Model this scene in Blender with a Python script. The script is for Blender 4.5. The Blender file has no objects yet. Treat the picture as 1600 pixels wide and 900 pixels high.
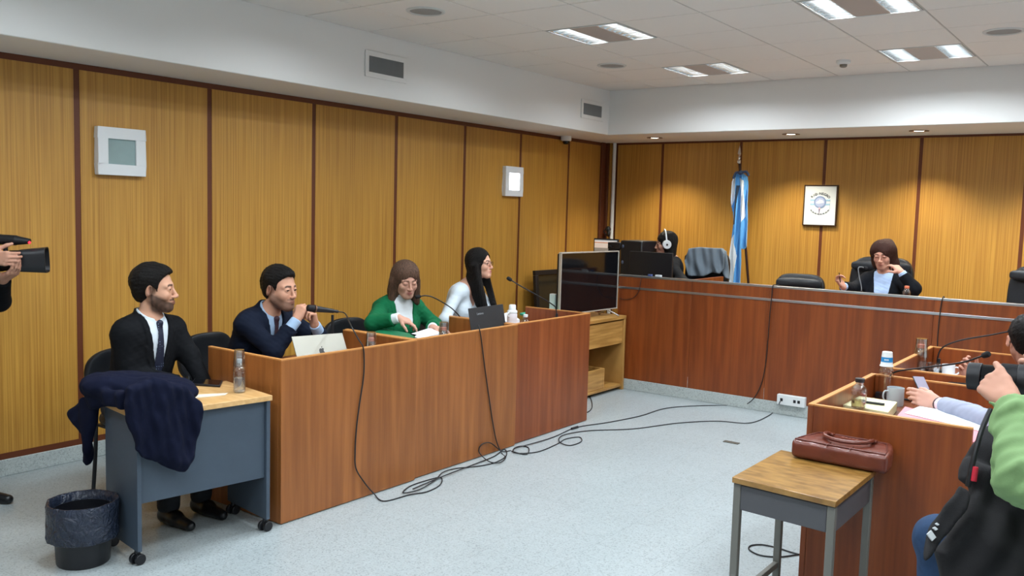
import bpy, bmesh, math, random
import numpy as np
from mathutils import Vector, Matrix, Euler
PI = math.pi
random.seed(7)
S = bpy.context.scene
COL = S.collection

# ------------------------------------------------------------------ camera
FOC, YAW, PITCH, ROLL = 1389.8, -0.634536, -0.0873044, 0.0279555
CAM = np.array([5.44243, -1.25323, 1.65048])
def cam_axes():
    f = np.array([math.sin(YAW)*math.cos(PITCH), math.cos(YAW)*math.cos(PITCH), math.sin(PITCH)])
    r = np.array([math.cos(YAW), -math.sin(YAW), 0.0]); u = np.cross(r, f)
    return math.cos(ROLL)*r+math.sin(ROLL)*u, -math.sin(ROLL)*r+math.cos(ROLL)*u, f
CR, CU, CF = cam_axes()
cd = bpy.data.cameras.new('camera'); cam = bpy.data.objects.new('camera', cd); COL.objects.link(cam)
cd.sensor_width = 36; cd.lens = FOC/1600*36; cd.clip_start = .05; cd.clip_end = 60
mw = Matrix([[CR[0], CU[0], -CF[0], CAM[0]], [CR[1], CU[1], -CF[1], CAM[1]], [CR[2], CU[2], -CF[2], CAM[2]], [0, 0, 0, 1]])
cam.matrix_world = mw; S.camera = cam
# ------------------------------------------------------------------ colour management and world
S.view_settings.view_transform = 'Standard'; S.view_settings.look = 'None'
S.view_settings.exposure = 0.13; S.view_settings.gamma = 1.0
S.view_settings.use_curve_mapping = False
w = bpy.data.worlds.new('world'); S.world = w; w.use_nodes = True
w.node_tree.nodes['Background'].inputs[0].default_value = (.75, .85, 1, 1)
w.node_tree.nodes['Background'].inputs[1].default_value = .3
# ------------------------------------------------------------------ room numbers (metres)
XS, YS, ZC, ZW, YB = .586, 6.984, 2.93, 2.469, 7.97       # soffit edges, ceiling, wood top, back wall
XR, YR = 7.6, -3.4                                         # right and rear walls, outside the frame
GX = [XS]+[1.1453+.6*k for k in range(11)]                 # ceiling grid lines
GY = [YS]+[6.4648-.6*k for k in range(17)]
FIX = [(2, 1, .85), (2, 4, .85), (5, 1, 1.25), (5, 4, 1.25), (2, 7, 1), (5, 7, 1), (8, 1, 1), (8, 4, 1), (8, 7, 1),
       (2, 10, 1), (5, 10, 1), (8, 10, 1), (2, 13, 1), (5, 13, 1), (8, 13, 1)]
LAMP_COL = (.86, .94, 1.0); LAMP_W = 19.0
def area(name, loc, sx, sy, power, col, spread=PI, rot=(0, 0, 0)):
    l = bpy.data.lights.new(name, 'AREA'); l.shape = 'RECTANGLE'; l.size = sx; l.size_y = sy
    l.energy = power; l.color = col; l.spread = spread
    o = bpy.data.objects.new(name, l); COL.objects.link(o); o.location = loc; o.rotation_euler = rot
    return o
for (i, j, k) in FIX:
    cx = (GX[i]+GX[i+1])/2; cy = (GY[j]+GY[j+1])/2
    for s in (-1, 1):
        area('fluorescent_light', (cx+s*.19, cy, ZC+.017), .10, .53, LAMP_W*k, LAMP_COL)
SPOTS = [(.911, 7.412), (2.379, 7.45), (3.544, 7.47), (4.75, 7.47)]
for (x, y) in SPOTS:
    l = bpy.data.lights.new('downlight_lamp', 'SPOT'); l.energy = 150; l.color = (1, .90, .70); l.spot_size = 1.9; l.spot_blend = .8; l.shadow_soft_size = .03
    o = bpy.data.objects.new('downlight_lamp', l); COL.objects.link(o); o.location = (x, y, ZW-.004)

# ------------------------------------------------------------------ helpers
ORIG = {}
def at(px, py, X=None, Y=None, Z=None, D=None):
    d = CF*FOC+CR*(px-800)-CU*(py-450)
    if X is not None: t = (X-CAM[0])/d[0]
    elif Y is not None: t = (Y-CAM[1])/d[1]
    elif Z is not None: t = (Z-CAM[2])/d[2]
    else: t = D/FOC
    return Vector(CAM+d*t)
def tag(o, label=None, cat=None, group=None, kind=None):
    if label: o['label'] = label
    if cat: o['category'] = cat
    if group: o['group'] = group
    if kind: o['kind'] = kind
    return o
def empty(name, loc, label=None, cat=None, group=None, rz=0):
    o = bpy.data.objects.new(name, None); COL.objects.link(o); o.location = loc; o.rotation_euler = (0, 0, rz)
    o.empty_display_size = .1
    ORIG[o.name] = Vector(loc)
    return tag(o, label, cat, group)
def children(o): return [c for c in bpy.data.objects if c.parent == o]
def copy_tree(o, parent=None):
    c = o.copy(); COL.objects.link(c); c.parent = parent
    for ch in children(o): copy_tree(ch, c)
    return c
def place(o, loc, rz=0, label=None, group=None, first=False, rot=None):
    c = o if first else copy_tree(o)
    c.location = loc; c.rotation_euler = rot if rot else (0, 0, rz)
    if label: c['label'] = label
    if group: c['group'] = group
    return c
def link(name, me, mat, parent=None, origin=None):
    o = bpy.data.objects.new(name, me); COL.objects.link(o)
    if mat: me.materials.append(mat)
    if parent is not None:
        off = ORIG.get(parent.name, Vector((0, 0, 0)))
        me.transform(Matrix.Translation(-off)); o.parent = parent
        ORIG[o.name] = off
    else:
        if origin is None:
            vs = np.empty(len(me.vertices)*3); me.vertices.foreach_get('co', vs); vs = vs.reshape(-1, 3)
            lo, hi = vs.min(0), vs.max(0); origin = Vector(((lo[0]+hi[0])/2, (lo[1]+hi[1])/2, lo[2]))
        origin = Vector(origin)
        me.transform(Matrix.Translation(-origin)); o.location = origin; ORIG[o.name] = origin
    return o
def rotm(ax, ang): return Matrix.Rotation(ang, 3, ax)
def frame(d, up=Vector((0, 0, 1))):
    d = Vector(d).normalized(); s = up.cross(d)
    if s.length < 1e-4: s = Vector((1, 0, 0))
    s.normalize(); u = d.cross(s)
    return s, u, d
class MB:
    def __init__(s): s.v = []; s.f = []; s.m = []; s.mi = 0
    def add(s, vs, fs):
        b = len(s.v); s.v += [tuple(v) for v in vs]; s.f += [tuple(b+i for i in f) for f in fs]; s.m += [s.mi]*len(fs); return s
    def box(s, x0, x1, y0, y1, z0, z1):
        return s.hexa([(x0, y0, z0), (x1, y0, z0), (x1, y1, z0), (x0, y1, z0), (x0, y0, z1), (x1, y0, z1), (x1, y1, z1), (x0, y1, z1)])
    def hexa(s, p): return s.add(p, [(0, 3, 2, 1), (4, 5, 6, 7), (0, 1, 5, 4), (1, 2, 6, 5), (2, 3, 7, 6), (3, 0, 4, 7)])
    def obox(s, c, h, R=None):
        c = Vector(c); R = R or Matrix.Identity(3)
        return s.hexa([c+R@Vector((a*h[0], b*h[1], d*h[2])) for d in (-1, 1) for (a, b) in ((-1, -1), (1, -1), (1, 1), (-1, 1))])
    def beam(s, a, b, w, h, up=Vector((0, 0, 1))):
        a = Vector(a); b = Vector(b); x, u, d = frame(b-a, up)
        P = [q+x*i*w/2+u*j*h/2 for q in (a, b) for (i, j) in ((-1, -1), (1, -1), (1, 1), (-1, 1))]
        return s.hexa(P)
    def cyl(s, a, b, r, r2=None, n=20, caps=True):
        a = Vector(a); b = Vector(b); r2 = r if r2 is None else r2; x, u, d = frame(b-a)
        P = [q+(x*math.cos(2*PI*k/n)+u*math.sin(2*PI*k/n))*rr for q, rr in ((a, r), (b, r2)) for k in range(n)]
        F = [(k, (k+1) % n, n+(k+1) % n, n+k) for k in range(n)]
        if caps: F += [tuple(range(n))[::-1], tuple(range(n, 2*n))]
        return s.add(P, F)
    def tube(s, pts, r, n=8, caps=True, rr=None):
        pts = [Vector(p) for p in pts]; P = []; prev = None
        for i, p in enumerate(pts):
            d = (pts[min(i+1, len(pts)-1)]-pts[max(i-1, 0)])
            if d.length < 1e-7: d = Vector((0, 0, 1))
            d.normalize()
            if prev is None: x, u, _ = frame(d)
            else:
                x = prev-d*prev.dot(d); x.normalize(); u = d.cross(x)
            prev = x; q = rr[i] if rr else r
            P += [p+(x*math.cos(2*PI*k/n)+u*math.sin(2*PI*k/n))*q for k in range(n)]
        F = [(i*n+k, i*n+(k+1) % n, (i+1)*n+(k+1) % n, (i+1)*n+k) for i in range(len(pts)-1) for k in range(n)]
        if caps: F += [tuple(range(n))[::-1], tuple(range((len(pts)-1)*n, len(pts)*n))]
        return s.add(P, F)
    def lathe(s, prof, c=(0, 0, 0), n=28, fx=None):
        c = Vector(c); P = []; m = len(prof)
        for (r, z) in prof:
            for k in range(n):
                a = 2*PI*k/n; q = fx(r, z, a) if fx else r
                P.append(c+Vector((q*math.cos(a), q*math.sin(a), z)))
        F = [(i*n+k, i*n+(k+1) % n, (i+1)*n+(k+1) % n, (i+1)*n+k) for i in range(m-1) for k in range(n)]
        if prof[0][0] > 1e-5: F.append(tuple(range(n))[::-1])
        if prof[-1][0] > 1e-5: F.append(tuple(range((m-1)*n, m*n)))
        return s.add(P, F)
    def prism(s, poly, t, o=(0, 0, 0), X=(1, 0, 0), Y=(0, 1, 0)):
        o = Vector(o); X = Vector(X); Y = Vector(Y); N = X.cross(Y).normalized(); n = len(poly)
        P = [o+X*a+Y*b for a, b in poly]; P += [p+N*t for p in P]
        return s.add(P, [tuple(range(n))[::-1], tuple(range(n, 2*n))]+[(k, (k+1) % n, n+(k+1) % n, n+k) for k in range(n)])
    def grid(s, fn, nu, nv, closed=False, thick=0):
        P = [fn(i/(nu-1), j/(nv-1)) for i in range(nu) for j in range(nv)]
        return s.add(P, [(i*nv+j, (i+1)*nv+j, (i+1)*nv+j+1, i*nv+j+1) for i in range(nu-1) for j in range(nv-1)])
    def ball(s, c, r, n=14, R=None):
        c = Vector(c); r = Vector(r) if hasattr(r, '__len__') else Vector((r, r, r)); P = []; m = n//2
        for i in range(m+1):
            th = PI*i/m
            for k in range(n):
                v = Vector((r.x*math.sin(th)*math.cos(2*PI*k/n), r.y*math.sin(th)*math.sin(2*PI*k/n), r.z*math.cos(th)))
                P.append(c+(R@v if R else v))
        return s.add(P, [(i*n+k, (i+1)*n+k, (i+1)*n+(k+1) % n, i*n+(k+1) % n) for i in range(m) for k in range(n)])
    def build(s, name, mat, parent=None, bevel=0, smooth=35, origin=None, mats=None, sub=0, solid=0):
        me = bpy.data.meshes.new(name); me.from_pydata(s.v, [], s.f)
        bm = bmesh.new(); bm.from_mesh(me); bmesh.ops.remove_doubles(bm, verts=bm.verts, dist=1e-6)
        bmesh.ops.recalc_face_normals(bm, faces=bm.faces); bm.to_mesh(me); bm.free()
        o = link(name, me, mat, parent, origin)
        if mats:
            for m in mats: me.materials.append(m)
            if len(me.polygons) == len(s.m): me.polygons.foreach_set('material_index', s.m)
        if smooth:
            me.polygons.foreach_set('use_smooth', [True]*len(me.polygons)); me.set_sharp_from_angle(angle=math.radians(smooth))
        if solid:
            q = o.modifiers.new('s', 'SOLIDIFY'); q.thickness = solid; q.offset = 0
        if sub:
            q = o.modifiers.new('u', 'SUBSURF'); q.levels = sub; q.render_levels = sub
        if bevel:
            q = o.modifiers.new('b', 'BEVEL'); q.width = bevel; q.segments = 2; q.limit_method = 'ANGLE'; q.angle_limit = .6; q.harden_normals = False
        return o
def catmull(pts, n=8):
    P = [Vector(p) for p in pts]; P = [P[0]*2-P[1]]+P+[P[-1]*2-P[-2]]; out = []
    for i in range(1, len(P)-2):
        a, b, c, d = P[i-1:i+3]
        for k in range(n):
            t = k/n; out.append(.5*((2*b)+(c-a)*t+(2*a-5*b+4*c-d)*t*t+(3*b-a-3*c+d)*t**3))
    out.append(P[-2]); return out

# ------------------------------------------------------------------ materials
def lin(c):
    if isinstance(c, str): c = [int(c[i:i+2], 16)/255 for i in (0, 2, 4)]
    return tuple((x/12.92 if x <= .04045 else ((x+.055)/1.055)**2.4) for x in c)+(1,)
def mat(name, col, rough=.5, metal=0, bump=0, bscale=200, var=0, vscale=8, trans=0, ior=1.45, emit=0, spec=.5, sheen=0, stretch=None, attr=None, coat=0, sss=0):
    m = bpy.data.materials.new(name); m.use_nodes = True; nt = m.node_tree; N = nt.nodes; L = nt.links; b = N['Principled BSDF']
    c = lin(col); b.inputs['Base Color'].default_value = c; b.inputs['Roughness'].default_value = rough; b.inputs['Metallic'].default_value = metal
    b.inputs['IOR'].default_value = ior; b.inputs['Transmission Weight'].default_value = trans
    b.inputs['Specular IOR Level'].default_value = spec; b.inputs['Sheen Weight'].default_value = sheen; b.inputs['Coat Weight'].default_value = coat
    if sss: b.inputs['Subsurface Weight'].default_value = sss; b.inputs['Subsurface Radius'].default_value = (.01, .004, .002); b.inputs['Subsurface Scale'].default_value = .6
    if emit: b.inputs['Emission Color'].default_value = c; b.inputs['Emission Strength'].default_value = emit
    tc = N.new('ShaderNodeTexCoord'); co = tc.outputs['Object']
    if stretch:
        mp = N.new('ShaderNodeMapping'); mp.inputs['Scale'].default_value = stretch; L.new(co, mp.inputs[0]); co = mp.outputs[0]
    if attr:
        at_ = N.new('ShaderNodeAttribute'); at_.attribute_name = attr; L.new(at_.outputs['Color'], b.inputs['Base Color'])
    elif var:
        no = N.new('ShaderNodeTexNoise'); no.inputs['Scale'].default_value = vscale; no.inputs['Detail'].default_value = 5; L.new(co, no.inputs['Vector'])
        r = N.new('ShaderNodeValToRGB'); r.color_ramp.elements[0].position = .3; r.color_ramp.elements[1].position = .7
        r.color_ramp.elements[0].color = tuple(x*(1-var) for x in c[:3])+(1,); r.color_ramp.elements[1].color = tuple(min(1, x*(1+var)) for x in c[:3])+(1,)
        L.new(no.outputs[0], r.inputs[0]); L.new(r.outputs[0], b.inputs['Base Color'])
    if bump:
        no = N.new('ShaderNodeTexNoise'); no.inputs['Scale'].default_value = bscale; no.inputs['Detail'].default_value = 4; L.new(co, no.inputs['Vector'])
        bp = N.new('ShaderNodeBump'); bp.inputs['Strength'].default_value = bump; bp.inputs['Distance'].default_value = .002; L.new(no.outputs[0], bp.inputs['Height']); L.new(bp.outputs[0], b.inputs['Normal'])
    return m
def wood(name, c1, c2, c3=None, sc=(60, 60, 1.2), rough=.38, broad=(3, 3, .35), coat=.15, cath=0):
    """veneer: fine grain streaks along local z (by scale), a broad tone drift and optional cathedral figure"""
    m = bpy.data.materials.new(name); m.use_nodes = True; nt = m.node_tree; N = nt.nodes; L = nt.links; b = N['Principled BSDF']
    b.inputs['Roughness'].default_value = rough; b.inputs['Coat Weight'].default_value = coat; b.inputs['Coat Roughness'].default_value = .3
    tc = N.new('ShaderNodeTexCoord')
    def noise(s, det, dist=0):
        mp = N.new('ShaderNodeMapping'); mp.inputs['Scale'].default_value = s; L.new(tc.outputs['Object'], mp.inputs[0])
        n = N.new('ShaderNodeTexNoise'); n.inputs['Scale'].default_value = 1; n.inputs['Detail'].default_value = det; n.inputs['Distortion'].default_value = dist
        L.new(mp.outputs[0], n.inputs['Vector']); return n.outputs[0]
    a = noise(sc, 3); d = noise(broad, 2)
    r = N.new('ShaderNodeValToRGB'); e = r.color_ramp.elements; e[0].position = .36; e[1].position = .64; e[0].color = lin(c1); e[1].color = lin(c2)
    L.new(a, r.inputs[0])
    mx = N.new('ShaderNodeMix'); mx.data_type = 'RGBA'; mx.blend_type = 'MULTIPLY'
    r2 = N.new('ShaderNodeValToRGB'); e = r2.color_ramp.elements; e[0].position = .3; e[1].position = .7; e[0].color = (.82, .80, .78, 1); e[1].color = (1, 1, 1, 1)
    L.new(d, r2.inputs[0]); mx.inputs[0].default_value = 1; L.new(r.outputs[0], mx.inputs[6]); L.new(r2.outputs[0], mx.inputs[7]); out = mx.outputs[2]
    if cath:
        mp = N.new('ShaderNodeMapping'); mp.inputs['Scale'].default_value = (cath, cath, cath*.09); L.new(tc.outputs['Object'], mp.inputs[0])
        wv = N.new('ShaderNodeTexNoise'); wv.inputs['Scale'].default_value = 1; wv.inputs['Detail'].default_value = 1; L.new(mp.outputs[0], wv.inputs['Vector'])
        mm = N.new('ShaderNodeMath'); mm.operation = 'MULTIPLY'; mm.inputs[1].default_value = 60; L.new(wv.outputs[0], mm.inputs[0])
        sn = N.new('ShaderNodeMath'); sn.operation = 'SINE'; L.new(mm.outputs[0], sn.inputs[0])
        r3 = N.new('ShaderNodeValToRGB'); e = r3.color_ramp.elements; e[0].position = 0; e[1].position = .8; e[0].color = (.90, .88, .86, 1); e[1].color = (1, 1, 1, 1)
        L.new(sn.outputs[0], r3.inputs[0])
        m2 = N.new('ShaderNodeMix'); m2.data_type = 'RGBA'; m2.blend_type = 'MULTIPLY'; m2.inputs[0].default_value = 1; L.new(out, m2.inputs[6]); L.new(r3.outputs[0], m2.inputs[7]); out = m2.outputs[2]
    L.new(out, b.inputs['Base Color'])
    bp = N.new('ShaderNodeBump'); bp.inputs['Strength'].default_value = .08; bp.inputs['Distance'].default_value = .001; L.new(a, bp.inputs['Height']); L.new(bp.outputs[0], b.inputs['Normal'])
    return m
def terrazzo(name, base, tile=None, rough=.3):
    m = bpy.data.materials.new(name); m.use_nodes = True; nt = m.node_tree; N = nt.nodes; L = nt.links; b = N['Principled BSDF']
    b.inputs['Roughness'].default_value = rough
    tc = N.new('ShaderNodeTexCoord'); c = lin(base)
    vo = N.new('ShaderNodeTexVoronoi'); vo.inputs['Scale'].default_value = 150; L.new(tc.outputs['Object'], vo.inputs['Vector'])
    r = N.new('ShaderNodeValToRGB'); r.color_ramp.interpolation = 'CONSTANT'; e = r.color_ramp.elements
    e[0].position = 0; e[0].color = tuple(x*.74 for x in c[:3])+(1,); e[1].position = .12; e[1].color = c
    for p, k in ((.45, 1.07), (.7, .95), (.86, 1.12)):
        q = e.new(p); q.color = tuple(min(1, x*k) for x in c[:3])+(1,)
    sp = N.new('ShaderNodeSeparateColor'); L.new(vo.outputs['Color'], sp.inputs[0]); L.new(sp.outputs[0], r.inputs[0])
    no = N.new('ShaderNodeTexNoise'); no.inputs['Scale'].default_value = 1.3; no.inputs['Detail'].default_value = 4; L.new(tc.outputs['Object'], no.inputs['Vector'])
    r2 = N.new('ShaderNodeValToRGB'); e = r2.color_ramp.elements; e[0].position = .3; e[1].position = .7; e[0].color = (.93, .93, .93, 1); e[1].color = (1, 1, 1, 1); L.new(no.outputs[0], r2.inputs[0])
    mx = N.new('ShaderNodeMix'); mx.data_type = 'RGBA'; mx.blend_type = 'MULTIPLY'; mx.inputs[0].default_value = 1
    L.new(r.outputs[0], mx.inputs[6]); L.new(r2.outputs[0], mx.inputs[7]); out = mx.outputs[2]
    if tile:
        br = N.new('ShaderNodeTexBrick'); br.offset = 0; br.inputs['Scale'].default_value = 1; br.inputs['Mortar Size'].default_value = .0012; br.inputs['Brick Width'].default_value = tile; br.inputs['Row Height'].default_value = tile
        br.inputs['Color1'].default_value = (1, 1, 1, 1); br.inputs['Color2'].default_value = (.97, .97, .97, 1); br.inputs['Mortar'].default_value = (.72, .73, .73, 1)
        L.new(tc.outputs['Object'], br.inputs['Vector'])
        m2 = N.new('ShaderNodeMix'); m2.data_type = 'RGBA'; m2.blend_type = 'MULTIPLY'; m2.inputs[0].default_value = 1; L.new(out, m2.inputs[6]); L.new(br.outputs[0], m2.inputs[7]); out = m2.outputs[2]
    L.new(out, b.inputs['Base Color']); return m

M_panel = wood('panel_veneer', 'af7c30', 'ca9842', sc=(95, 95, 1.1), broad=(1.4, 1.4, .25), rough=.42)
M_batten = mat('batten_wood', '62321a', .45)
M_desk = wood('desk_veneer', '8e5424', 'a0622e', sc=(34, 34, 1.6), broad=(5, 5, .7), rough=.42, cath=2.2, coat=.05)
M_deskdark = wood('bench_veneer', '7c380e', '904818', sc=(34, 34, 1.6), broad=(5, 5, .6), rough=.42, cath=1.6, coat=.05)
M_edge = mat('edge_banding', 'c08448', .45)
M_worktop = wood('worktop_laminate', '6e3a1c', '80482a', sc=(4, 40, 40))
M_oak = wood('light_oak', '9e7236', 'c09250', sc=(40, 3, 40), broad=(3, 3, 3), rough=.45, cath=0)
M_beech = wood('beech_laminate', 'd2a468', 'e2b87e', sc=(8, 40, 40), rough=.4, broad=(2, 2, 2))
M_stooltop = wood('stool_laminate', '7e5a28', 'a47c40', sc=(12, 34, 10), rough=.22, broad=(4, 6, 3), coat=.4)
M_floor = terrazzo('floor_terrazzo', '9fa8aa', tile=.4)
M_base = terrazzo('baseboard_terrazzo', 'b4bcba')
M_plaster = mat('white_plaster', 'e6e6e4', .8, bump=.1, bscale=60)
M_tile = mat('ceiling_tile', 'ebe7e2', .9, bump=.15, bscale=300)
M_tbar = mat('grid_bar', 'b8b4ae', .5); M_gap = mat('shadow_gap', '3a3836', .8)
M_white = mat('white_plastic', 'dfe2e2', .4); M_metalw = mat('white_enamel', 'd0d3d2', .4)
M_black = mat('black_plastic', '15161a', .42); M_blackgl = mat('black_gloss', '0b0c0f', .08, spec=.6)
M_leather = mat('black_leather', '17191d', .38, bump=.3, bscale=260)
M_alu = mat('aluminium', 'c4c6c8', .32, 1); M_chrome = mat('chrome', 'dcdcdc', .12, 1)
M_steel = mat('grey_enamel_steel', '696862', .42); M_slate = mat('slate_laminate', '3f4b58', .5, var=.06)
M_paper = mat('paper', 'e6e9ee', .8)
M_glass = mat('clear_plastic', 'ffffff', .04, trans=1, ior=1.3)
M_cable = mat('black_cable', '17191c', .5)
# ------------------------------------------------------------------ the room
def struct(name, mb, m, parent=None, **k):
    o = mb.build(name, m, parent, **k)
    if parent is None: o['kind'] = 'structure'
    return o
struct('floor', MB().box(-.2, XR, YR, YB+.2, -.12, 0), M_floor, smooth=0, origin=(.05, .1, 0))
# left wall: veneer panels between dark battens
GROOVE = [-3.08, -2.14, -1.21, -.28, .66, 1.593, 2.532, 3.473, 4.394, 5.326, 6.228, 7.138]
wl = struct('wall_left', MB().box(-.2, -.012, YR, YB+.2, 0, ZC+.1), M_batten, smooth=0)
ed = [YR]+GROOVE+[YB]
for a, b in zip(ed[:-1], ed[1:]):
    MB().box(-.014, 0, a+.019, b-.019, .135, ZW-.035).build('wall_panel', M_panel, wl, bevel=.002)
for y in GROOVE: MB().box(-.013, -.004, y-.02, y+.02, .1, ZW).build('batten', M_batten, wl, bevel=.001)
MB().box(-.013, .004, YR, YB, .1, .137).build('bottom_rail', M_batten, wl)
MB().box(-.013, .004, YR, YB, ZW-.037, ZW-.001).build('top_rail', M_batten, wl)
struct('baseboard_left', MB().box(-.012, .012, YR, YB, 0, .1), M_base, bevel=.003)
GB = [.729, 1.66, 2.56, 3.466, 4.36, 5.26, 6.16, 7.06]
wb = struct('wall_back', MB().box(-.2, XR+.2, YB+.012, YB+.2, 0, ZC+.1), M_batten, smooth=0)
ed = [.13]+GB+[XR]
for a, b in zip(ed[:-1], ed[1:]):
    MB().box(a+.016, b-.016, YB, YB+.014, .2, ZW-.02).build('wall_panel', M_panel, wb, bevel=.002)
for x in GB: MB().box(x-.017, x+.017, YB+.004, YB+.013, .2, ZW).build('batten', M_batten, wb, bevel=.001)
MB().box(.0, XR, YB-.003, YB+.013, ZW-.022, ZW-.001).build('top_rail', M_batten, wb)
# corner posts and conduit
MB().box(0, .05, YB-.05, YB, 0, ZW).build('trim_1', M_batten, None, bevel=.004)['kind'] = 'structure'
MB().box(.05, .085, YB-.03, YB, 0, ZW).build('trim_2', M_panel, None, bevel=.004)['kind'] = 'structure'
MB().box(0, .03, YB-.16, YB-.08, 0, ZW).build('trim_3', M_batten, None, bevel=.004)['kind'] = 'structure'
c = MB().cyl((.12, YB-.035, .2), (.12, YB-.035, ZW), .021).build('wall_conduit', M_white, None)
tag(c, 'white vertical conduit pipe running up the room corner', 'pipe')
struct('wall_right', MB().box(XR, XR+.2, YR, YB+.2, 0, ZC+.1), M_plaster, smooth=0)
struct('wall_rear', MB().box(-.2, XR+.2, YR-.2, YR, 0, ZC+.1), M_plaster, smooth=0)
struct('trim_4', MB().box(-.012, XS, YR, YB+.01, ZW, ZC+.1), M_plaster, bevel=.006)
struct('trim_5', MB().box(XS-.01, XR, YS, YB+.01, ZW, ZC+.1), M_plaster, bevel=.006)
# ceiling: tiles in a T-bar grid, real cells left open for the light fittings
cells = {(i, j) for (i, j, k) in FIX}
ce = MB()
for i in range(len(GX)-1):
    for j in range(len(GY)-1):
        if (i, j) in cells: continue
        x0, x1, y1, y0 = GX[i]+.006, GX[i+1]-.006, GY[j]-.006, GY[j+1]+.006
        ce.box(x0, x1, y0, y1, ZC-.002, ZC+.012)
cl = struct('ceiling', ce, M_tile, bevel=.002)
g = MB()
for x in GX[1:-1]: g.box(x-.011, x+.011, GY[-1], YS, ZC+.0025, ZC+.011)
for y in GY[1:-1]: g.box(XS, GX[-1], y-.011, y+.011, ZC+.002, ZC+.01)
g.build('ceiling_grid', M_tbar, cl)
MB().box(-.2, XR+.2, YR-.2, YB+.2, ZC+.19, ZC+.22).build('ceiling_slab', M_gap, cl)
# light fittings
def make_fixture():
    r = empty('ceiling_light', (0, 0, 0), None, 'ceiling light')
    f = MB(); h = .288
    for a in (-1, 1):
        f.box(a*h-(.012 if a > 0 else 0), a*h+(.012 if a < 0 else 0), -h, h, -.004, .08)
        f.box(-h, h, a*h-(.012 if a > 0 else 0), a*h+(.012 if a < 0 else 0), -.004, .08)
    f.box(-h, h, -h, h, .08, .09)
    f.build('housing', M_metalw, r, bevel=.001)
    MB().box(-.105, .105, -h+.012, h-.012, -.002, .06).build('centre_panel', mat('fitting_panel', 'b5aaa4', .5), r, bevel=.002)
    for s in (-1, 1):
        lo = MB(); cx = s*.19
        for k in range(9):
            y = -.276+k*.069
            lo.hexa([(cx-.083, y-.002, -.001), (cx+.083, y-.002, -.001), (cx+.083, y+.002, -.001), (cx-.083, y+.002, -.001),
                     (cx-.083, y-.009, .03), (cx+.083, y-.009, .03), (cx+.083, y+.009, .03), (cx-.083, y+.009, .03)])
        for e in (-1, 1):
            lo.hexa([(cx+e*.083, -.276, -.001), (cx+e*.080, -.276, -.001), (cx+e*.080, .276, -.001), (cx+e*.083, .276, -.001),
                     (cx+e*.083, -.276, .05), (cx+e*.062, -.276, .05), (cx+e*.062, .276, .05), (cx+e*.083, .276, .05)])
        lo.build('louvre', mat('louvre_metal', 'd8dcde', .22, 1), r)
        tb = MB().cyl((cx, -.27, .055), (cx, .27, .055), .013, n=10).build('tube', mat('tube_glow', 'dff2ff', .5, emit=6), r)
    return r
FX = make_fixture()
FXL = ['fluorescent ceiling light with mirror louvres, nearest the back left corner of the grid', 'fluorescent ceiling light with mirror louvres above the green jacket side, near the left air vent',
       'bright fluorescent ceiling light closest to the smoke detector and back soffit', 'bright fluorescent ceiling light cut by the top edge of the photo at right']
for n, (i, j, k) in enumerate(FIX):
    cx = (GX[i]+GX[i+1])/2; cy = (GY[j]+GY[j+1])/2
    if n >= 4 and n not in (): continue
    place(FX, (cx, cy, ZC), label=FXL[n], group='louvred ceiling lights', first=(n == 0))
for n, (i, j, k) in enumerate(FIX):
    if n < 4: continue
    place(FX, ((GX[i]+GX[i+1])/2, (GY[j]+GY[j+1])/2, ZC), label='louvred ceiling light outside the photo, %s row from back, %s column from left' % ({1: 'first', 4: 'second', 7: 'third', 10: 'fourth', 13: 'fifth'}[j], {2: 'first', 5: 'second', 8: 'third'}[i]), group='louvred ceiling lights out of frame')
# ceiling speakers
def make_speaker():
    r = empty('ceiling_speaker', (0, 0, 0), None, 'ceiling speaker')
    MB().lathe([(.128, -.002), (.128, -.007), (.118, -.012), (.106, -.010), (.104, -.004)], n=40).build('rim', M_metalw, r)
    MB().lathe([(.105, -.005), (.06, -.008), (0, -.009)], n=40).build('grille', mat('speaker_grille', '9c9c9a', .7, bump=.6, bscale=900), r)
    return r
sp = make_speaker()
place(sp, (1.43, 3.163, ZC), label='round flush ceiling speaker above the left air vent', group='ceiling speakers', first=True)
place(sp, (1.43, 5.57, ZC), label='round flush ceiling speaker between the two left ceiling lights', group='ceiling speakers')
place(sp, (4.45, 5.534, ZC), label='round flush ceiling speaker at the right edge of the photo', group='ceiling speakers')
r = empty('smoke_detector', (3.217, 6.2, ZC), 'white round smoke detector with a dark sensing tip on the ceiling tiles', 'smoke detector')
o = Vector((3.217, 6.2, ZC))
MB().lathe([(.056, -.002), (.056, -.02), (.048, -.03), (.03, -.034)], o).build('base', M_white, r)
MB().lathe([(.03, -.034), (.027, -.052), (.018, -.058), (0, -.06)], o).build('sensor', mat('sensor_grey', '77736c', .4), r)
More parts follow.
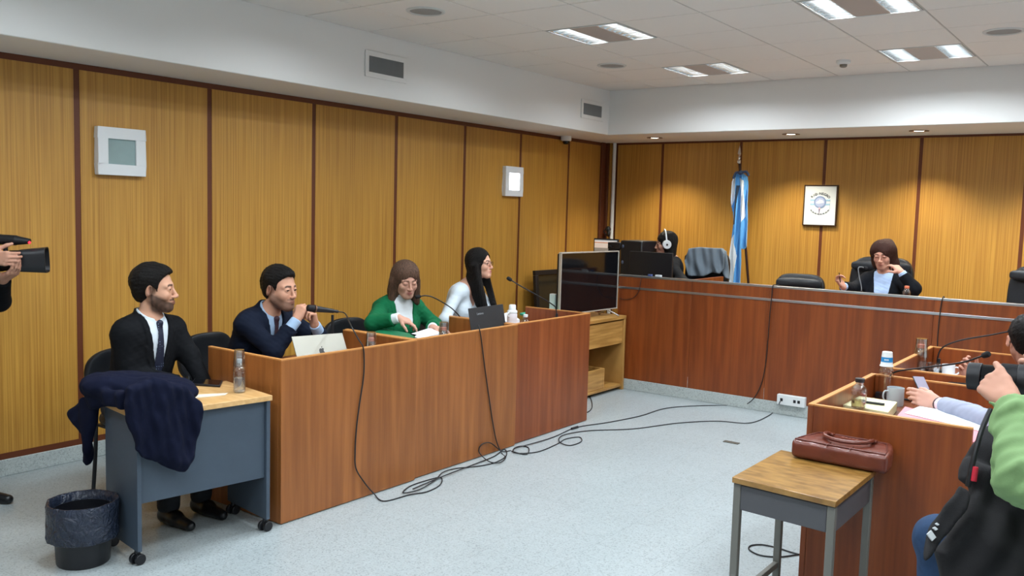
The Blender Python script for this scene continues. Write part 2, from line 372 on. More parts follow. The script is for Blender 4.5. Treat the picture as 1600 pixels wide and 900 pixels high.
# vents on the left soffit face
def vent(y0, y1, z0, z1, label):
    r = empty('air_vent', (XS, (y0+y1)/2, z0), label, 'air vent', 'soffit air vents'); t = .035
    f = MB()
    f.box(XS, XS+.012, y0, y1, z0, z0+t); f.box(XS, XS+.012, y0, y1, z1-t, z1); f.box(XS, XS+.012, y0, y0+t, z0+t, z1-t); f.box(XS, XS+.012, y1-t, y1, z0+t, z1-t)
    f.build('frame', M_plaster, r, bevel=.003)
    MB().box(XS, XS+.002, y0+t, y1-t, z0+t, z1-t).build('duct_opening', M_gap, r)
    n = int((y1-y0-2*t)/.0125); q = MB()
    for k in range(n):
        y = y0+t+.006+k*(y1-y0-2*t)/n; q.hexa([(XS+.002, y-.001, z0+t), (XS+.011, y+.003, z0+t), (XS+.011, y+.005, z0+t), (XS+.002, y+.001, z0+t), (XS+.002, y-.001, z1-t), (XS+.011, y+.003, z1-t), (XS+.011, y+.005, z1-t), (XS+.002, y+.001, z1-t)])
    q.build('slat', mat('vent_slat', '8e9090', .5), r)
vent(3.44, 3.877, 2.603, 2.795, 'larger nearer air vent with vertical slats on the white soffit')
vent(6.425, 6.851, 2.597, 2.785, 'farther air vent with fine slats near the soffit corner')
# dome camera under the soffit
o = Vector((.06, 6.98, ZW)); r = empty('dome_camera', o, 'white dome security camera hanging under the left soffit', 'security camera')
MB().lathe([(.058, 0), (.058, -.042), (.05, -.05), (.04, -.052)], o).build('housing', M_white, r)
MB().lathe([(.04, -.05), (.038, -.07), (.026, -.085), (0, -.09)], o).build('dome', M_blackgl, r)
# downlights
def make_down():
    r = empty('downlight', (0, 0, 0), None, 'downlight')
    MB().lathe([(.085, -.001), (.085, -.006), (.06, -.008), (.055, -.003), (.052, -.0005)], n=32).build('trim_ring', mat('downlight_ring', '8a7a6c', .35, .6), r)
    MB().lathe([(.051, -.002), (0, -.003)], n=32).build('lamp', mat('downlight_glow', 'fff0dc', .5, emit=14), r)
    return r
dl = make_down()
for n, (x, y) in enumerate(SPOTS):
    place(dl, (x, y, ZW), label=['recessed downlight above the clerk with headphones', 'recessed downlight between the flag and the framed emblem', 'recessed downlight right of the framed emblem, above the judge', 'recessed downlight beyond the right edge of the photo'][n], group='recessed downlights in the back soffit', first=(n == 0))
# square wall lights on the left wall
def wall_light(y0, y1, z0, z1, label, on):
    r = empty('wall_light', (0, (y0+y1)/2, z0), label, 'wall light', 'square wall lights'); t = .062 if on else .068; d = .045
    f = MB()
    f.box(0, d, y0, y1, z0, z0+t); f.box(0, d, y0, y1, z1-t, z1); f.box(0, d, y0, y0+t, z0+t, z1-t); f.box(0, d, y1-t, y1, z0+t, z1-t)
    f.build('frame', mat('lamp_frame', 'e8ecee', .4), r, bevel=.003)
    if on: m = mat('lit_diffuser', 'f2f6ff', .5, emit=5)
    else: m = mat('unlit_diffuser', '93a9a8', .25, var=.12, vscale=5, bump=.3, bscale=40)
    MB().box(0, d-.012, y0+t, y1-t, z0+t, z1-t).build('diffuser', m, r)
wall_light(1.70, 2.022, 1.80, 2.10, 'unlit square wall light with grey glass above the man in the black suit', False)
wall_light(5.925, 6.225, 1.79, 2.09, 'lit square wall light between two left wall panels', True)
# floor socket plate
r = tag(MB().box(2.915, 3.03, 4.84, 4.885, 0, .006).build('floor_socket', mat('bronze_plate', '5d5a52', .4, .4), None, bevel=.002), 'small bronze floor socket plate in the middle of the floor', 'floor socket')
# ------------------------------------------------------------------ courtroom desks
DH = .862; WT = .745
def desk(name, x0, x1, y0, y1, front, label, veneer, y_seams=()):
    """front is the x of the visible front panel; the low worktop sits inside a raised lip"""
    r = empty(name, ((x0+x1)/2, (y0+y1)/2, 0), label, 'desk', 'veneered courtroom desk units'); t = .024
    s = 1 if front == x1 else -1
    fx0, fx1 = (x1-t, x1) if s > 0 else (x0, x0+t)
    MB().box(fx0, fx1, y0, y1, .005, DH-.006).build('front_panel', veneer, r, bevel=.0015)
    bx0, bx1 = (x0, x1-t-.001) if s > 0 else (x0+t+.001, x1)
    for (a, b) in ((y0, y0+t), (y1-t, y1)): MB().box(bx0, bx1, a, b, .005, DH-.006).build('side_panel', veneer, r, bevel=.0015)
    e = MB(); e.box(fx0, fx1, y0, y1, DH-.006, DH); e.box(bx0, bx1, y0, y0+t, DH-.006, DH); e.box(bx0, bx1, y1-t, y1, DH-.006, DH)
    e.build('edge_banding', M_edge, r)
    MB().box(bx0, bx1, y0+t+.001, y1-t-.001, WT-.025, WT).build('worktop', M_worktop, r, bevel=.0015)
    return r
desk('court_desk', 1.25, 1.868, 1.65, 2.662, 1.868, 'orange-brown veneered desk of the man in the navy suit, with the silver laptop', M_desk)
desk('court_desk', 1.235, 1.846, 2.670, 3.716, 1.846, 'orange-brown veneered desk of the woman in the green jacket, second from the camera', M_desk)
desk('court_desk', 1.21, 1.822, 3.724, 4.715, 1.822, 'redder veneered desk of the woman with glasses, last before the television', M_deskdark if 0 else wood('desk_veneer_red', '7e3e18', '904c24', sc=(34, 34, 1.6), broad=(5, 5, .7), rough=.42, cath=1.4, coat=.05))
desk('court_desk', 4.25, 4.885, 2.525, 3.53, 4.25, 'dark veneered desk at right with the yellow file, mug and pink folder', M_deskdark)
desk('court_desk', 4.262, 4.90, 3.78, 4.87, 4.262, 'dark veneered desk at right between the bench and the pink folder desk', M_deskdark)
# ------------------------------------------------------------------ judges' bench on its platform
BY, BT = 6.065, 1.072
r = empty('judges_bench', (4.3, 6.4, 0), 'long red-brown judges bench with two aluminium strips across the back of the room', 'bench')
xs = [1.30, 2.045, 2.753, 4.039, 5.2, 6.3, 7.4]
for a, b in zip(xs[:-1], xs[1:]): MB().box(a+.001, b-.001, BY, BY+.03, .1, BT-.012).build('front_panel', M_deskdark, r, bevel=.0015)
MB().box(1.30, 7.4, BY-.004, BY+.045, BT-.012, BT+.006).build('top_strip', M_alu, r, bevel=.002)
MB().box(1.30, 7.4, BY-.008, BY+.002, .948, .968).build('front_strip', M_alu, r, bevel=.002)
MB().box(1.30, 1.33, BY+.03, 7.0, .2, BT-.1).build('end_panel', M_deskdark, r, bevel=.0015)
MB().box(1.33, 7.4, BY+.03, 6.72, .92, .945).build('worktop', M_worktop, r, bevel=.0015)
MB().box(2.02, 2.05, BY+.05, 6.75, .945, BT+.004).build('divider', M_deskdark, r, bevel=.0015)
for x in (2.72, 4.25, 5.8): MB().box(x, x+.03, BY+.03, 6.7, .2, .92).build('support_panel', M_deskdark, r, bevel=.0015)
struct('floor_platform', MB().box(1.30, XR, BY+.001, YB, 0, .2), M_base, origin=(4, 7, 0))
struct('baseboard_bench', MB().box(1.30, 7.4, BY-.012, BY, 0, .1), M_base, bevel=.003)
# ------------------------------------------------------------------ oak television cabinet
r = empty('television_cabinet', (1.16, 5.5, 0), 'light oak cabinet with an open lower bay, under the television', 'cabinet')
cx0, cx1, cy0, cy1, ct = .92, 1.41, 4.93, 6.045, .70
MB().box(cx0, cx1, cy0, cy1, ct-.03, ct).build('top', M_oak, r, bevel=.003)
for (a, b) in ((cy0, cy0+.03), (cy1-.03, cy1)): MB().box(cx0, cx1-.002, a, b, .0, ct-.031).build('side_panel', wood('oak_side', '9e7236', 'c09250', sc=(3, 40, 3), rough=.45) if a == cy0 else bpy.data.materials['oak_side'], r, bevel=.003)
MB().box(cx1-.045, cx1-.02, cy0+.031, cy1-.031, .44, ct-.045).build('drawer', M_oak, r, bevel=.003)
MB().box(cx0, cx1-.01, cy0+.031, cy1-.031, .03, .055).build('bottom_board', M_oak, r, bevel=.003)
MB().box(cx0, cx0+.02, cy0+.031, cy1-.031, .056, ct-.031).build('back_panel', M_oak, r)
MB().box(cx0+.1, cx1-.02, cy1-.36, cy1-.335, .056, .24).build('inner_board', M_oak, r, bevel=.002)
MB().box(cx1-.045, cx1-.02, cy0+.031, cy1-.362, .056, .24).build('lower_front', M_oak, r, bevel=.002)
# television
tv0 = Vector((1.262, 5.11, .755)); tv1 = Vector((1.292, 6.052, .755)); H = .545
r = empty('television', ((tv0.x+tv1.x)/2, (tv0.y+tv1.y)/2, .7), 'flat television with a pale bezel standing switched off on the oak cabinet', 'television')
d = (tv1-tv0).normalized(); n = d.cross(Vector((0, 0, 1))); R = Matrix((n, d, Vector((0, 0, 1)))).transposed()
c = (tv0+tv1)/2+Vector((0, 0, H/2)); W = (tv1-tv0).length
MB().obox(c-n*.022, (.018, W/2-.01, H/2-.01), R).build('back_shell', M_black, r, bevel=.008)
q = MB()
for s in (-1, 1):
    q.obox(c+Vector((0, 0, s*(H/2-.005))), (.012, W/2, .005), R); q.obox(c+d*s*(W/2-.006), (.012, .006, H/2), R)
q.build('bezel', mat('champagne_bezel', 'c9c4ba', .35, .5), r, bevel=.002)
MB().obox(c+n*.004, (.003, W/2-.011, H/2-.009), R).build('screen', M_blackgl, r)
for s in (-1, 1):
    f = MB(); b = c+d*s*.3-Vector((0, 0, H/2)); f.beam(b+Vector((0, 0, .005)), b+n*.12+d*s*.03-Vector((0, 0, .049)), .018, .012); f.beam(b+Vector((0, 0, .005)), b-n*.1+d*s*.03-Vector((0, 0, .049)), .018, .012)
    f.build('foot', M_alu, r, bevel=.003)
# a dark framed panel leaning behind the television, and a white box beside it
r = empty('framed_glass_board', (.12, 6.85, 0), 'black framed dark glass board leaning on the left wall behind the television', 'board')
a, b, z0, z1 = 6.33, 7.35, .25, 1.03
R = Matrix.Rotation(-.09, 3, 'Y'); base = Vector((.19, (a+b)/2, z0))
def ob(dy0, dy1, dz0, dz1, dx0, dx1, m, nm):
    q = MB(); c = base+R@Vector(((dx0+dx1)/2, (dy0+dy1)/2, (dz0+dz1)/2)); q.obox(c, ((dx1-dx0)/2, (dy1-dy0)/2, (dz1-dz0)/2), R); return q.build(nm, m, r, bevel=.003)
hw = (b-a)/2; hh = z1-z0
ob(-hw, hw, hh-.05, hh, 0, .04, M_black, 'frame_rail'); ob(-hw, hw, 0, .05, 0, .04, M_black, 'frame_rail')
ob(-hw, -hw+.05, .051, hh-.051, 0, .04, M_black, 'frame_stile'); ob(hw-.05, hw, .051, hh-.051, 0, .04, M_black, 'frame_stile')
ob(-hw+.051, hw-.051, .051, hh-.051, 0, .02, mat('dark_glass', '2a2820', .12), 'pane')
for s in (-1, 1): ob(s*.3-.03, s*.3+.03, -z0+.03, -.001, 0, .03, M_black, 'leg')
r = empty('white_device', (.85, 5.15, .70), 'narrow white plastic box with a vented face beside the television edge', 'device')
q = at(869, 470, X=1.15)
MB().box(1.10, 1.16, q.y-.035, q.y+.012, .7005, .93).build('body', M_white, r, bevel=.006)
MB().box(1.1605, 1.163, q.y-.02, q.y+.0, .80, .91).build('grille', mat('grey_grille', '9a9c9c', .6), r)
# ------------------------------------------------------------------ small wheeled table
F = Vector((1.90, 1.556, 0)); u = Vector((-.14, -.98, 0)).normalized(); dd = Vector((-.98, .14, 0)).normalized()
def tb(a0, a1, b0, b1, z0, z1):
    P = [F+u*a+dd*b+Vector((0, 0, z)) for z in (z0, z1) for (a, b) in ((a0, b0), (a1, b0), (a1, b1), (a0, b1))]
    return MB().hexa(P)
TBL = .70
r = empty('side_table', F+u*.33+dd*.2, 'small slate grey table with a beech top on castors', 'table')
tb(-.005, .672, -.012, .46, TBL-.026, TBL).build('tabletop', M_beech, r, bevel=.002)
tb(0, .02, 0, .40, .065, TBL-.027).build('side_panel', M_slate, r, bevel=.0015)
tb(.645, .665, 0, .36, .065, TBL-.027).build('side_panel', M_slate, r, bevel=.0015)
tb(.021, .644, .018, .036, .28, TBL-.027).build('front_panel', M_slate, r, bevel=.0015)
for (a, b) in ((.01, .03), (.655, .03), (.01, .36), (.655, .33)):
    p = F+u*a+dd*b; cst = MB().cyl(p+Vector((0, 0, .05)), p+Vector((0, 0, .066)), .012, n=12)
    cst.box(p.x-.006, p.x+.006, p.y-.012, p.y+.012, .03, .055)
    cs = cst.build('castor', M_black, r)
    for s in (-1, 1):
        w_ = MB().cyl(p+Vector((.004+s*.016-.012, s*.004, .0255)), p+Vector((.004+s*.016+.006, s*.004, .0255)), .025, n=20); w_.build('wheel', M_black, cs, bevel=.003)
# ------------------------------------------------------------------ stool with steel frame
zt = .68
c4 = [Vector((4.20, 1.845, 0)), Vector((4.590, 1.81, 0)), Vector((4.605, 2.25, 0)), Vector((4.215, 2.32, 0))]
c4[0] = at(1144, 745, Z=zt); c4[1] = at(1306, 784, Z=zt); c4[2] = at(1369, 734, Z=zt)
for p in c4[:3]: p.z = 0
c4[3] = c4[0]+c4[2]-c4[1]
r = empty('side_stand', (c4[0]+c4[2])/2, 'square stand with a golden wood-grain top and grey steel frame, under the brown bag', 'stand')
MB().hexa([p+Vector((0, 0, zt-.022)) for p in c4]+[p+Vector((0, 0, zt)) for p in c4]).build('top', M_stooltop, r, bevel=.002)
cc = (c4[0]+c4[2])/2; ins = [p+(cc-p)*.09 for p in c4]
for p in ins: MB().box(p.x-.014, p.x+.014, p.y-.014, p.y+.014, 0, zt-.024).build('leg', M_steel, r, bevel=.003)
for k in range(4):
    a, b = ins[k], ins[(k+1) % 4]; d = (b-a).normalized(); a2 = a+d*.0145; b2 = b-d*.0145
    MB().beam(a2+Vector((0, 0, zt-.075)), b2+Vector((0, 0, zt-.075)), .018, .095).build('apron', mat('dark_steel_apron', '4c4c50', .45) if k == 0 else bpy.data.materials['dark_steel_apron'], r, bevel=.002)
for k in (0, 2):
    a, b = ins[k+1], ins[(k+2) % 4]; d = (b-a).normalized()
    MB().beam(a+d*.0145+Vector((0, 0, .2)), b-d*.0145+Vector((0, 0, .2)), .02, .025).build('stretcher', M_steel, r, bevel=.002)
a = (ins[0]+ins[3])/2+Vector((.011, 0, .2)); b = (ins[1]+ins[2])/2+Vector((-.011, 0, .2))
MB().beam(a, b, .02, .025).build('stretcher', M_steel, r, bevel=.002)
# ------------------------------------------------------------------ chairs
def padded(mb, w, h, t, c, curve=.0, R=None, n=9, pw=4):
    """superelliptic cushion standing in local XZ"""
    c = Vector(c); P = []; m = 28
    rings = [(-1, .90), (-.86, .97), (-.3, 1), (.3, 1), (.86, .97), (1, .90)]
    for (s, k) in rings:
        for q in range(m):
            a = 2*PI*q/m; ca, sa = math.cos(a), math.sin(a); rr = (abs(ca)**pw+abs(sa)**pw)**(-1/pw)
            x, z = rr*ca*w/2*k, rr*sa*h/2*k; y = s*t/2-curve*(x/(w/2))**2
            v = Vector((x, y, z)); P.append(c+(R@v if R else v))
    F = [(i*m+k, i*m+(k+1) % m, (i+1)*m+(k+1) % m, (i+1)*m+k) for i in range(5) for k in range(m)]
    F += [tuple(range(m))[::-1], tuple(range(5*m, 6*m))]
    return mb.add(P, F)
def visitor_chair():
    """local: faces +x, seat height .46"""
    r = empty('visitor_chair', (0, 0, 0), None, 'chair')
    Rz = rotm('Z', -PI/2)
    padded(MB(), .42, .32, .05, (-.235, 0, .66), curve=.045, R=Rz@rotm('X', .14), pw=3).build('backrest', M_leather, r, sub=1)
    padded(MB(), .46, .44, .06, (0, 0, .45), R=rotm('X', PI/2), pw=4).build('seat', M_leather, r, sub=1)
    for s in (-1, 1):
        MB().tube(catmull([(-.23, s*.2, 0), (-.20, s*.2, .25), (-.19, s*.2, .41), (-.225, s*.17, .56)]), .011).build('rear_leg', M_black, r)
        MB().tube([(.21, s*.2, 0), (.18, s*.2, .24), (.16, s*.2, .42)], .011).build('front_leg', M_black, r)
    MB().box(-.19, .17, -.2, .2, .405, .418).build('seat_frame', M_black, r)
    return r
vc = visitor_chair()
def office_chair(w, h, z0, name='office_chair'):
    """high-back leather chair, local: faces -y, back from z0 up by h"""
    r = empty(name, (0, 0, 0), None, 'chair')
    padded(MB(), w, h, .09, (0, .22, z0+h/2), curve=.03, R=rotm('X', -.1), pw=5).build('backrest', M_leather, r, sub=1)
    padded(MB(), w*.92, .10, .045, (0, .16, z0+h-.09), curve=.03, R=rotm('X', -.1), pw=4).build('headrest', M_leather, r, sub=1)
    padded(MB(), .5, .5, .09, (0, 0, .47), R=rotm('X', PI/2)).build('seat', M_leather, r, sub=1)
    MB().cyl((0, 0, .1), (0, 0, .43), .028).build('gas_column', M_black, r)
    for s in (-1, 1): MB().tube(catmull([(s*.27, .18, .5), (s*.29, .12, .66), (s*.29, -.12, .68), (s*.27, -.16, .5), (s*.2, -.1, .46)]), .014).build('armrest', M_black, r)
    MB().beam((0, .05, .43), (0, .24, .6), .06, .02).build('back_bar', M_black, r)
    for k in range(5):
        a = 2*PI*k/5; l = MB().beam((0, 0, .1), (.27*math.cos(a), .27*math.sin(a), .06), .035, .025).build('base_arm', M_black, r)
        MB().cyl((.27*math.cos(a)-.015, .27*math.sin(a), .027), (.27*math.cos(a)+.015, .27*math.sin(a), .027), .027, n=14).build('wheel', M_black, l)
    return r
PZ = .2
p = at(1250, 425, Y=7.05); oc = office_chair(.46, .45, 1.125-PZ-.45)
place(oc, (p.x, 6.95, PZ), .12, 'empty low-backed black leather chair between the flag and the judge', first=True)
oj = office_chair(.56, .66, 1.318-PZ-.66)
place(oj, (at(1382, 403, Y=7.35).x, 7.13, PZ), .05, 'tall black leather chair of the judge in the light blue shirt', 'high-backed leather chairs', first=True)
place(oj, (at(1572, 417, Y=7.2).x+.27, 6.98, PZ), -.15, 'black leather chair cut off by the right edge of the photo, behind the bench', 'high-backed leather chairs')
# chair draped with grey jacket
oc3 = office_chair(.50, .58, 1.30-PZ-.58); CH = (at(1104, 388, Y=7.2).x, 6.98, PZ)
place(oc3, CH, -.15, 'office chair behind the bench hidden under a grey jacket', first=True)
# ------------------------------------------------------------------ flag on its pole
fp = at(1158, 240, Y=7.62); fb = at(1166, 440, Y=7.62)
r = empty('flag_pole', (fb.x, 7.62, PZ), 'dark wooden flag pole with a silver spear tip by the back wall', 'flag pole')
top = at(1155, 248, Y=7.62); base = Vector((fb.x+.03, 7.62, PZ)); mid = at(1169, 438, Y=7.62)
dirn = (top-mid).normalized(); base = mid-dirn*((mid.z-PZ-.03)/dirn.z)
MB().cyl(base, top, .013, n=12).build('pole', mat('dark_pole', '2e140c', .35), r)
MB().lathe([(.02, 0), (.02, .03), (.013, .04), (.016, .06), (.008, .075), (.02, .10), (.012, .14), (.0, .19)], top-Vector((0, 0, .05)), n=14).build('spear_tip', M_chrome, r)
MB().lathe([(.15, 0), (.15, .02), (.12, .035), (.03, .05), (.02, .08)], Vector((base.x, base.y, PZ)), n=28).build('base', mat('dark_base', '2a1a12', .4), r)
# ------------------------------------------------------------------ framed emblem
P0 = at(1259, 289, Y=YB); P1 = at(1309, 354, Y=YB); x0, x1, z0, z1 = P0.x+.0, P0.x+.335, P1.z+.0, P0.z
x0 -= .004
r = empty('framed_emblem', ((x0+x1)/2, YB, z0), 'framed white poster with a round provincial emblem on the back wall', 'picture')
f = MB(); t = .012; y0 = YB-.03
f.box(x0, x1, y0, YB-.001, z0, z0+t); f.box(x0, x1, y0, YB-.001, z1-t, z1); f.box(x0, x0+t, y0, YB-.001, z0+t, z1-t); f.box(x1-t, x1, y0, YB-.001, z0+t, z1-t)
f.build('frame', mat('dark_frame', '3a2416', .35), r, bevel=.002)
MB().box(x0+t, x1-t, y0+.004, YB-.002, z0+t, z1-t).build('poster_sheet', mat('poster_white', 'e4ecee', .5), r)
yf = y0+.003; cx = (x0+x1)/2; cz = z0+(z1-z0)*.58
def disc(c, ro, ri, yy, m, nm, a0=0, a1=2*PI, n=40):
    q = MB(); P = []; k = n+1
    for a in range(k):
        th = a0+(a1-a0)*a/n
        for rr in (ri, ro): P += [(c[0]+rr*math.cos(th), yy, c[1]+rr*math.sin(th)), (c[0]+rr*math.cos(th), yy-.0015, c[1]+rr*math.sin(th))]
    F = []
    for a in range(n):
        b = a*4; F += [(b, b+4, b+6, b+2), (b+1, b+3, b+7, b+5), (b+2, b+6, b+7, b+3), (b, b+1, b+5, b+4)]
    q.add(P, F); return q.build(nm, m, r, smooth=0)
m_ring = mat('emblem_blue', '7f93b8', .5); m_sky = mat('emblem_sky', '9cc4dc', .5); m_ink = mat('emblem_ink', '2a3038', .5); m_lt = mat('emblem_pale', 'dfe8f0', .5); m_thin = mat('emblem_outline', 'a9b4bc', .5)
for s in (-1, 1):
    for dz in (.02, -.022): MB().box(cx+s*.062-.038, cx+s*.062+.038, yf-.0012, yf+.0005, cz+dz-.008, cz+dz+.008).build('ribbon_bar', m_sky, r)
disc((cx, cz), .062, .001, yf-.001, m_ring, 'emblem_disc'); disc((cx, cz), .048, .001, yf-.0025, mat('emblem_inner', 'a8b4d4', .5), 'emblem_field')
MB().prism([(-.042, -.012), (-.03, .002), (-.012, .012), (-.004, .026), (.008, .018), (.02, .02), (.036, .004), (.04, -.01), (.01, -.014), (-.01, -.02)], .002, (cx, yf-.004, cz+.004), (1, 0, 0), (0, 0, 1)).build('bird_shape', m_lt, r, smooth=0)
MB().prism([(-.009, 0), (.009, 0), (.005, -.03), (0, -.075), (-.005, -.03)], .0015, (cx-.004, yf-.0015, cz-.062), (1, 0, 0), (0, 0, 1)).build('torch', mat('emblem_mauve', '7d6c84', .5), r, smooth=0)
MB().ball((cx-.004, yf-.002, cz-.062), (.012, .002, .01)).build('torch_flame', mat('emblem_pink', 'e0bcc4', .5), r)
disc((cx, cz-.045), .132, .130, yf-.0008, m_thin, 'outline_arc', .95, PI-.95); disc((cx, cz+.0), .118, .116, yf-.0008, m_thin, 'outline_arc', PI+.5, 2*PI-.5)
for s in (-1, 1): MB().box(cx+s*.1-.001, cx+s*.1+.001, yf-.001, yf+.0004, cz-.06, cz+.03).build('outline_side', m_thin, r)
def arc_text(txt, c, rad, a_mid, step, size, m, up=1):
    n = len(txt)
    for k, ch in enumerate(txt):
        if ch == ' ': continue
        a = a_mid-up*(k-(n-1)/2)*step
        cu = bpy.data.curves.new('t', 'FONT'); cu.body = ch; cu.size = size; cu.extrude = .0006; cu.align_x = 'CENTER'; cu.align_y = 'CENTER'; cu.offset = size*.02
        ob_ = bpy.data.objects.new('t', cu); COL.objects.link(ob_); bpy.context.view_layer.update()
        me = bpy.data.meshes.new_from_object(ob_); bpy.data.objects.remove(ob_)
        rot = (a-PI/2) if up > 0 else (a+PI/2)
        M4 = Matrix.Translation((c[0]+rad*math.cos(a), yf-.001, c[1]+rad*math.sin(a)))@Matrix.Rotation(-rot, 4, 'Y')@Matrix.Rotation(PI/2, 4, 'X')
        me.transform(M4); link('letter', me, m, r)
arc_text('RIO NEGRO', (cx, cz-.035), .122, PI/2, .19, .034, m_ink)
for k in range(8):
    a = 3*PI/2+(k-3.5)*.235; p = (cx+.120*math.cos(a), cz-.005+.120*math.sin(a))
    MB().prism([(-.009, -.008), (.0, .003), (.009, -.008), (.008, .009), (-.006, .010)], .0012, (p[0], yf-.001, p[1]), (math.cos(a+PI/2), 0, math.sin(a+PI/2)), (-math.cos(a), 0, -math.sin(a))).build('letter_mark', m_ink, r, smooth=0)
# ------------------------------------------------------------------ wall sockets on the bench base
p0 = at(1216, 622, Y=BY-.01); p1 = at(1265, 637, Y=BY-.01)
r = empty('socket_box', ((p0.x+p1.x)/2, BY, .07), 'white surface socket box low on the bench front, with a cable plugged in', 'socket')
zz0, zz1 = at(1216, 631, Y=BY-.03).z, at(1216, 614, Y=BY-.03).z
MB().box(p0.x, p0.x+.235, BY-.045, BY-.0005, zz0, zz0+.085).build('box', M_white, r, bevel=.004)
for k in (.04, .15, .185): MB().box(p0.x+k-.011, p0.x+k+.011, BY-.047, BY-.044, zz0+.03, zz0+.055).build('outlet', M_black, r, bevel=.002)
SOCK = Vector((p0.x+.04, BY-.06, zz0+.042))
# a small black gadget hanging on the corner post
g = at(946, 358, Y=7.8); r = empty('wall_clip', (g.x, 7.8, g.z-.05), 'small dark gadget hung on the corner post above the desk monitors', 'gadget')
q = MB(); q.ball((g.x, 7.86, g.z), (.035, .03, .035)); q.ball((g.x+.02, 7.84, g.z-.05), (.025, .02, .04)); q.tube(catmull([(g.x-.02, 7.85, g.z), (g.x-.05, 7.85, g.z-.03), (g.x-.01, 7.86, g.z-.08)]), .006); q.build('clip_body', M_black, r)
# ------------------------------------------------------------------ waste bin
bc = Vector((1.565, .775, 0)); r = empty('waste_bin', bc, 'round black waste bin lined with a dark plastic bag, beside the small table', 'bin')
MB().lathe([(.108, 0), (.113, .008), (.127, .245), (.130, .25), (.123, .25), (.110, .012), (0, .012)], bc, n=40).build('bucket', mat('bin_plastic', '14151a', .35), r)
def crease(rr, z, a): return rr*(1+(.018*math.sin(5*a+z*30+1.3*math.sin(3*a))+.012*math.sin(13*a+z*50)+.008*math.sin(29*a-z*80+2*math.sin(4*a)))*(1 if z > .1 else .3))
MB().lathe([(.147, .12), (.150, .14), (.149, .19), (.150, .24), (.152, .276), (.148, .288), (.140, .287), (.130, .27), (.122, .2), (.116, .12), (.10, .03), (.02, .02)], bc, n=110, fx=crease).build('bin_liner', mat('bin_liner', '222938', .2, bump=1, bscale=22), r, smooth=60, solid=.0015)

for n_ in bpy.data.materials['bin_liner'].node_tree.nodes:
    if n_.type == 'BUMP': n_.inputs['Distance'].default_value = .02
    if n_.type == 'TEX_NOISE': n_.inputs['Distortion'].default_value = 1.5
# ------------------------------------------------------------------ figures: one continuous implicit surface per body, meshed by surface nets
f4 = np.float32
def V3(v): return np.array([v[0], v[1], v[2]], f4)
def cone(a, b, ra, rb=None, sq=None):
    a = V3(a); b = V3(b); rb = ra if rb is None else rb; ba = b-a; L2 = max(float(ba@ba), 1e-9)
    def f(P):
        pa = P-a; t = np.clip((pa@ba)/L2, 0, 1); q = pa-t[:, None]*ba
        return np.sqrt((q*q).sum(1))-(ra+(rb-ra)*t)
    f.c = (a+b)/2; f.r = math.sqrt(L2)/2+max(ra, rb); return f
def ell(c, r, R=None):
    c = V3(c); r = V3(r); R_ = None if R is None else np.array(R, f4)
    def f(P):
        p = P-c
        if R_ is not None: p = p@R_
        k0 = np.sqrt(((p/r)**2).sum(1)); k1 = np.sqrt(((p/(r*r))**2).sum(1))+1e-9
        return k0*(k0-1)/k1
    f.c = c; f.r = float(r.max()); return f
def rbox(c, h, R=None, rad=.005):
    c = V3(c); h = V3(h)-rad; R_ = None if R is None else np.array(R, f4)
    def f(P):
        p = P-c
        if R_ is not None: p = p@R_
        q = np.abs(p)-h
        return np.sqrt((np.maximum(q, 0)**2).sum(1))+np.minimum(q.max(1), 0)-rad
    f.c = c; f.r = float(np.linalg.norm(h))+rad; return f
def smin(a, b, k):
    if k <= 0: return np.minimum(a, b)
    h = np.maximum(k-np.abs(a-b), 0)/k; return np.minimum(a, b)-h*h*k*.25
def smax(a, b, k): return -smin(-a, -b, k)
def U(k, *fs):
    """smooth union; far from its bounding sphere the group is only evaluated as a distance to the sphere"""
    c = sum((g.c for g in fs))/len(fs); c = c.astype(f4); R = max(float(np.linalg.norm(g.c-c))+g.r for g in fs)
    def f(P):
        dc = np.sqrt(((P-c)**2).sum(1)); out = dc-R; m = out < .05
        if m.any():
            Q = P[m]; d = fs[0](Q)
            for g in fs[1:]: d = smin(d, g(Q), k)
            out = out.copy(); out[m] = d
        return out
    f.c = c; f.r = R; return f
def local(fn, H, R, s=1.0, rad=.3):
    H = V3(H); R_ = np.array(R, f4)
    def f(P):
        dc = np.sqrt(((P-H)**2).sum(1)); out = dc-rad; m = out < .05
        if m.any(): out = out.copy(); out[m] = fn(((P[m]-H)@R_)/s)*s
        return out
    f.c = H; f.r = rad; return f
def noise3(P, fr, seed=0):
    r = np.random.RandomState(seed); d = 0
    for k in range(5):
        v = r.normal(size=3).astype(f4); v /= np.linalg.norm(v); d = d+np.sin(P@v*fr*(.7+.25*k)+r.rand()*6.28)
    return d/5
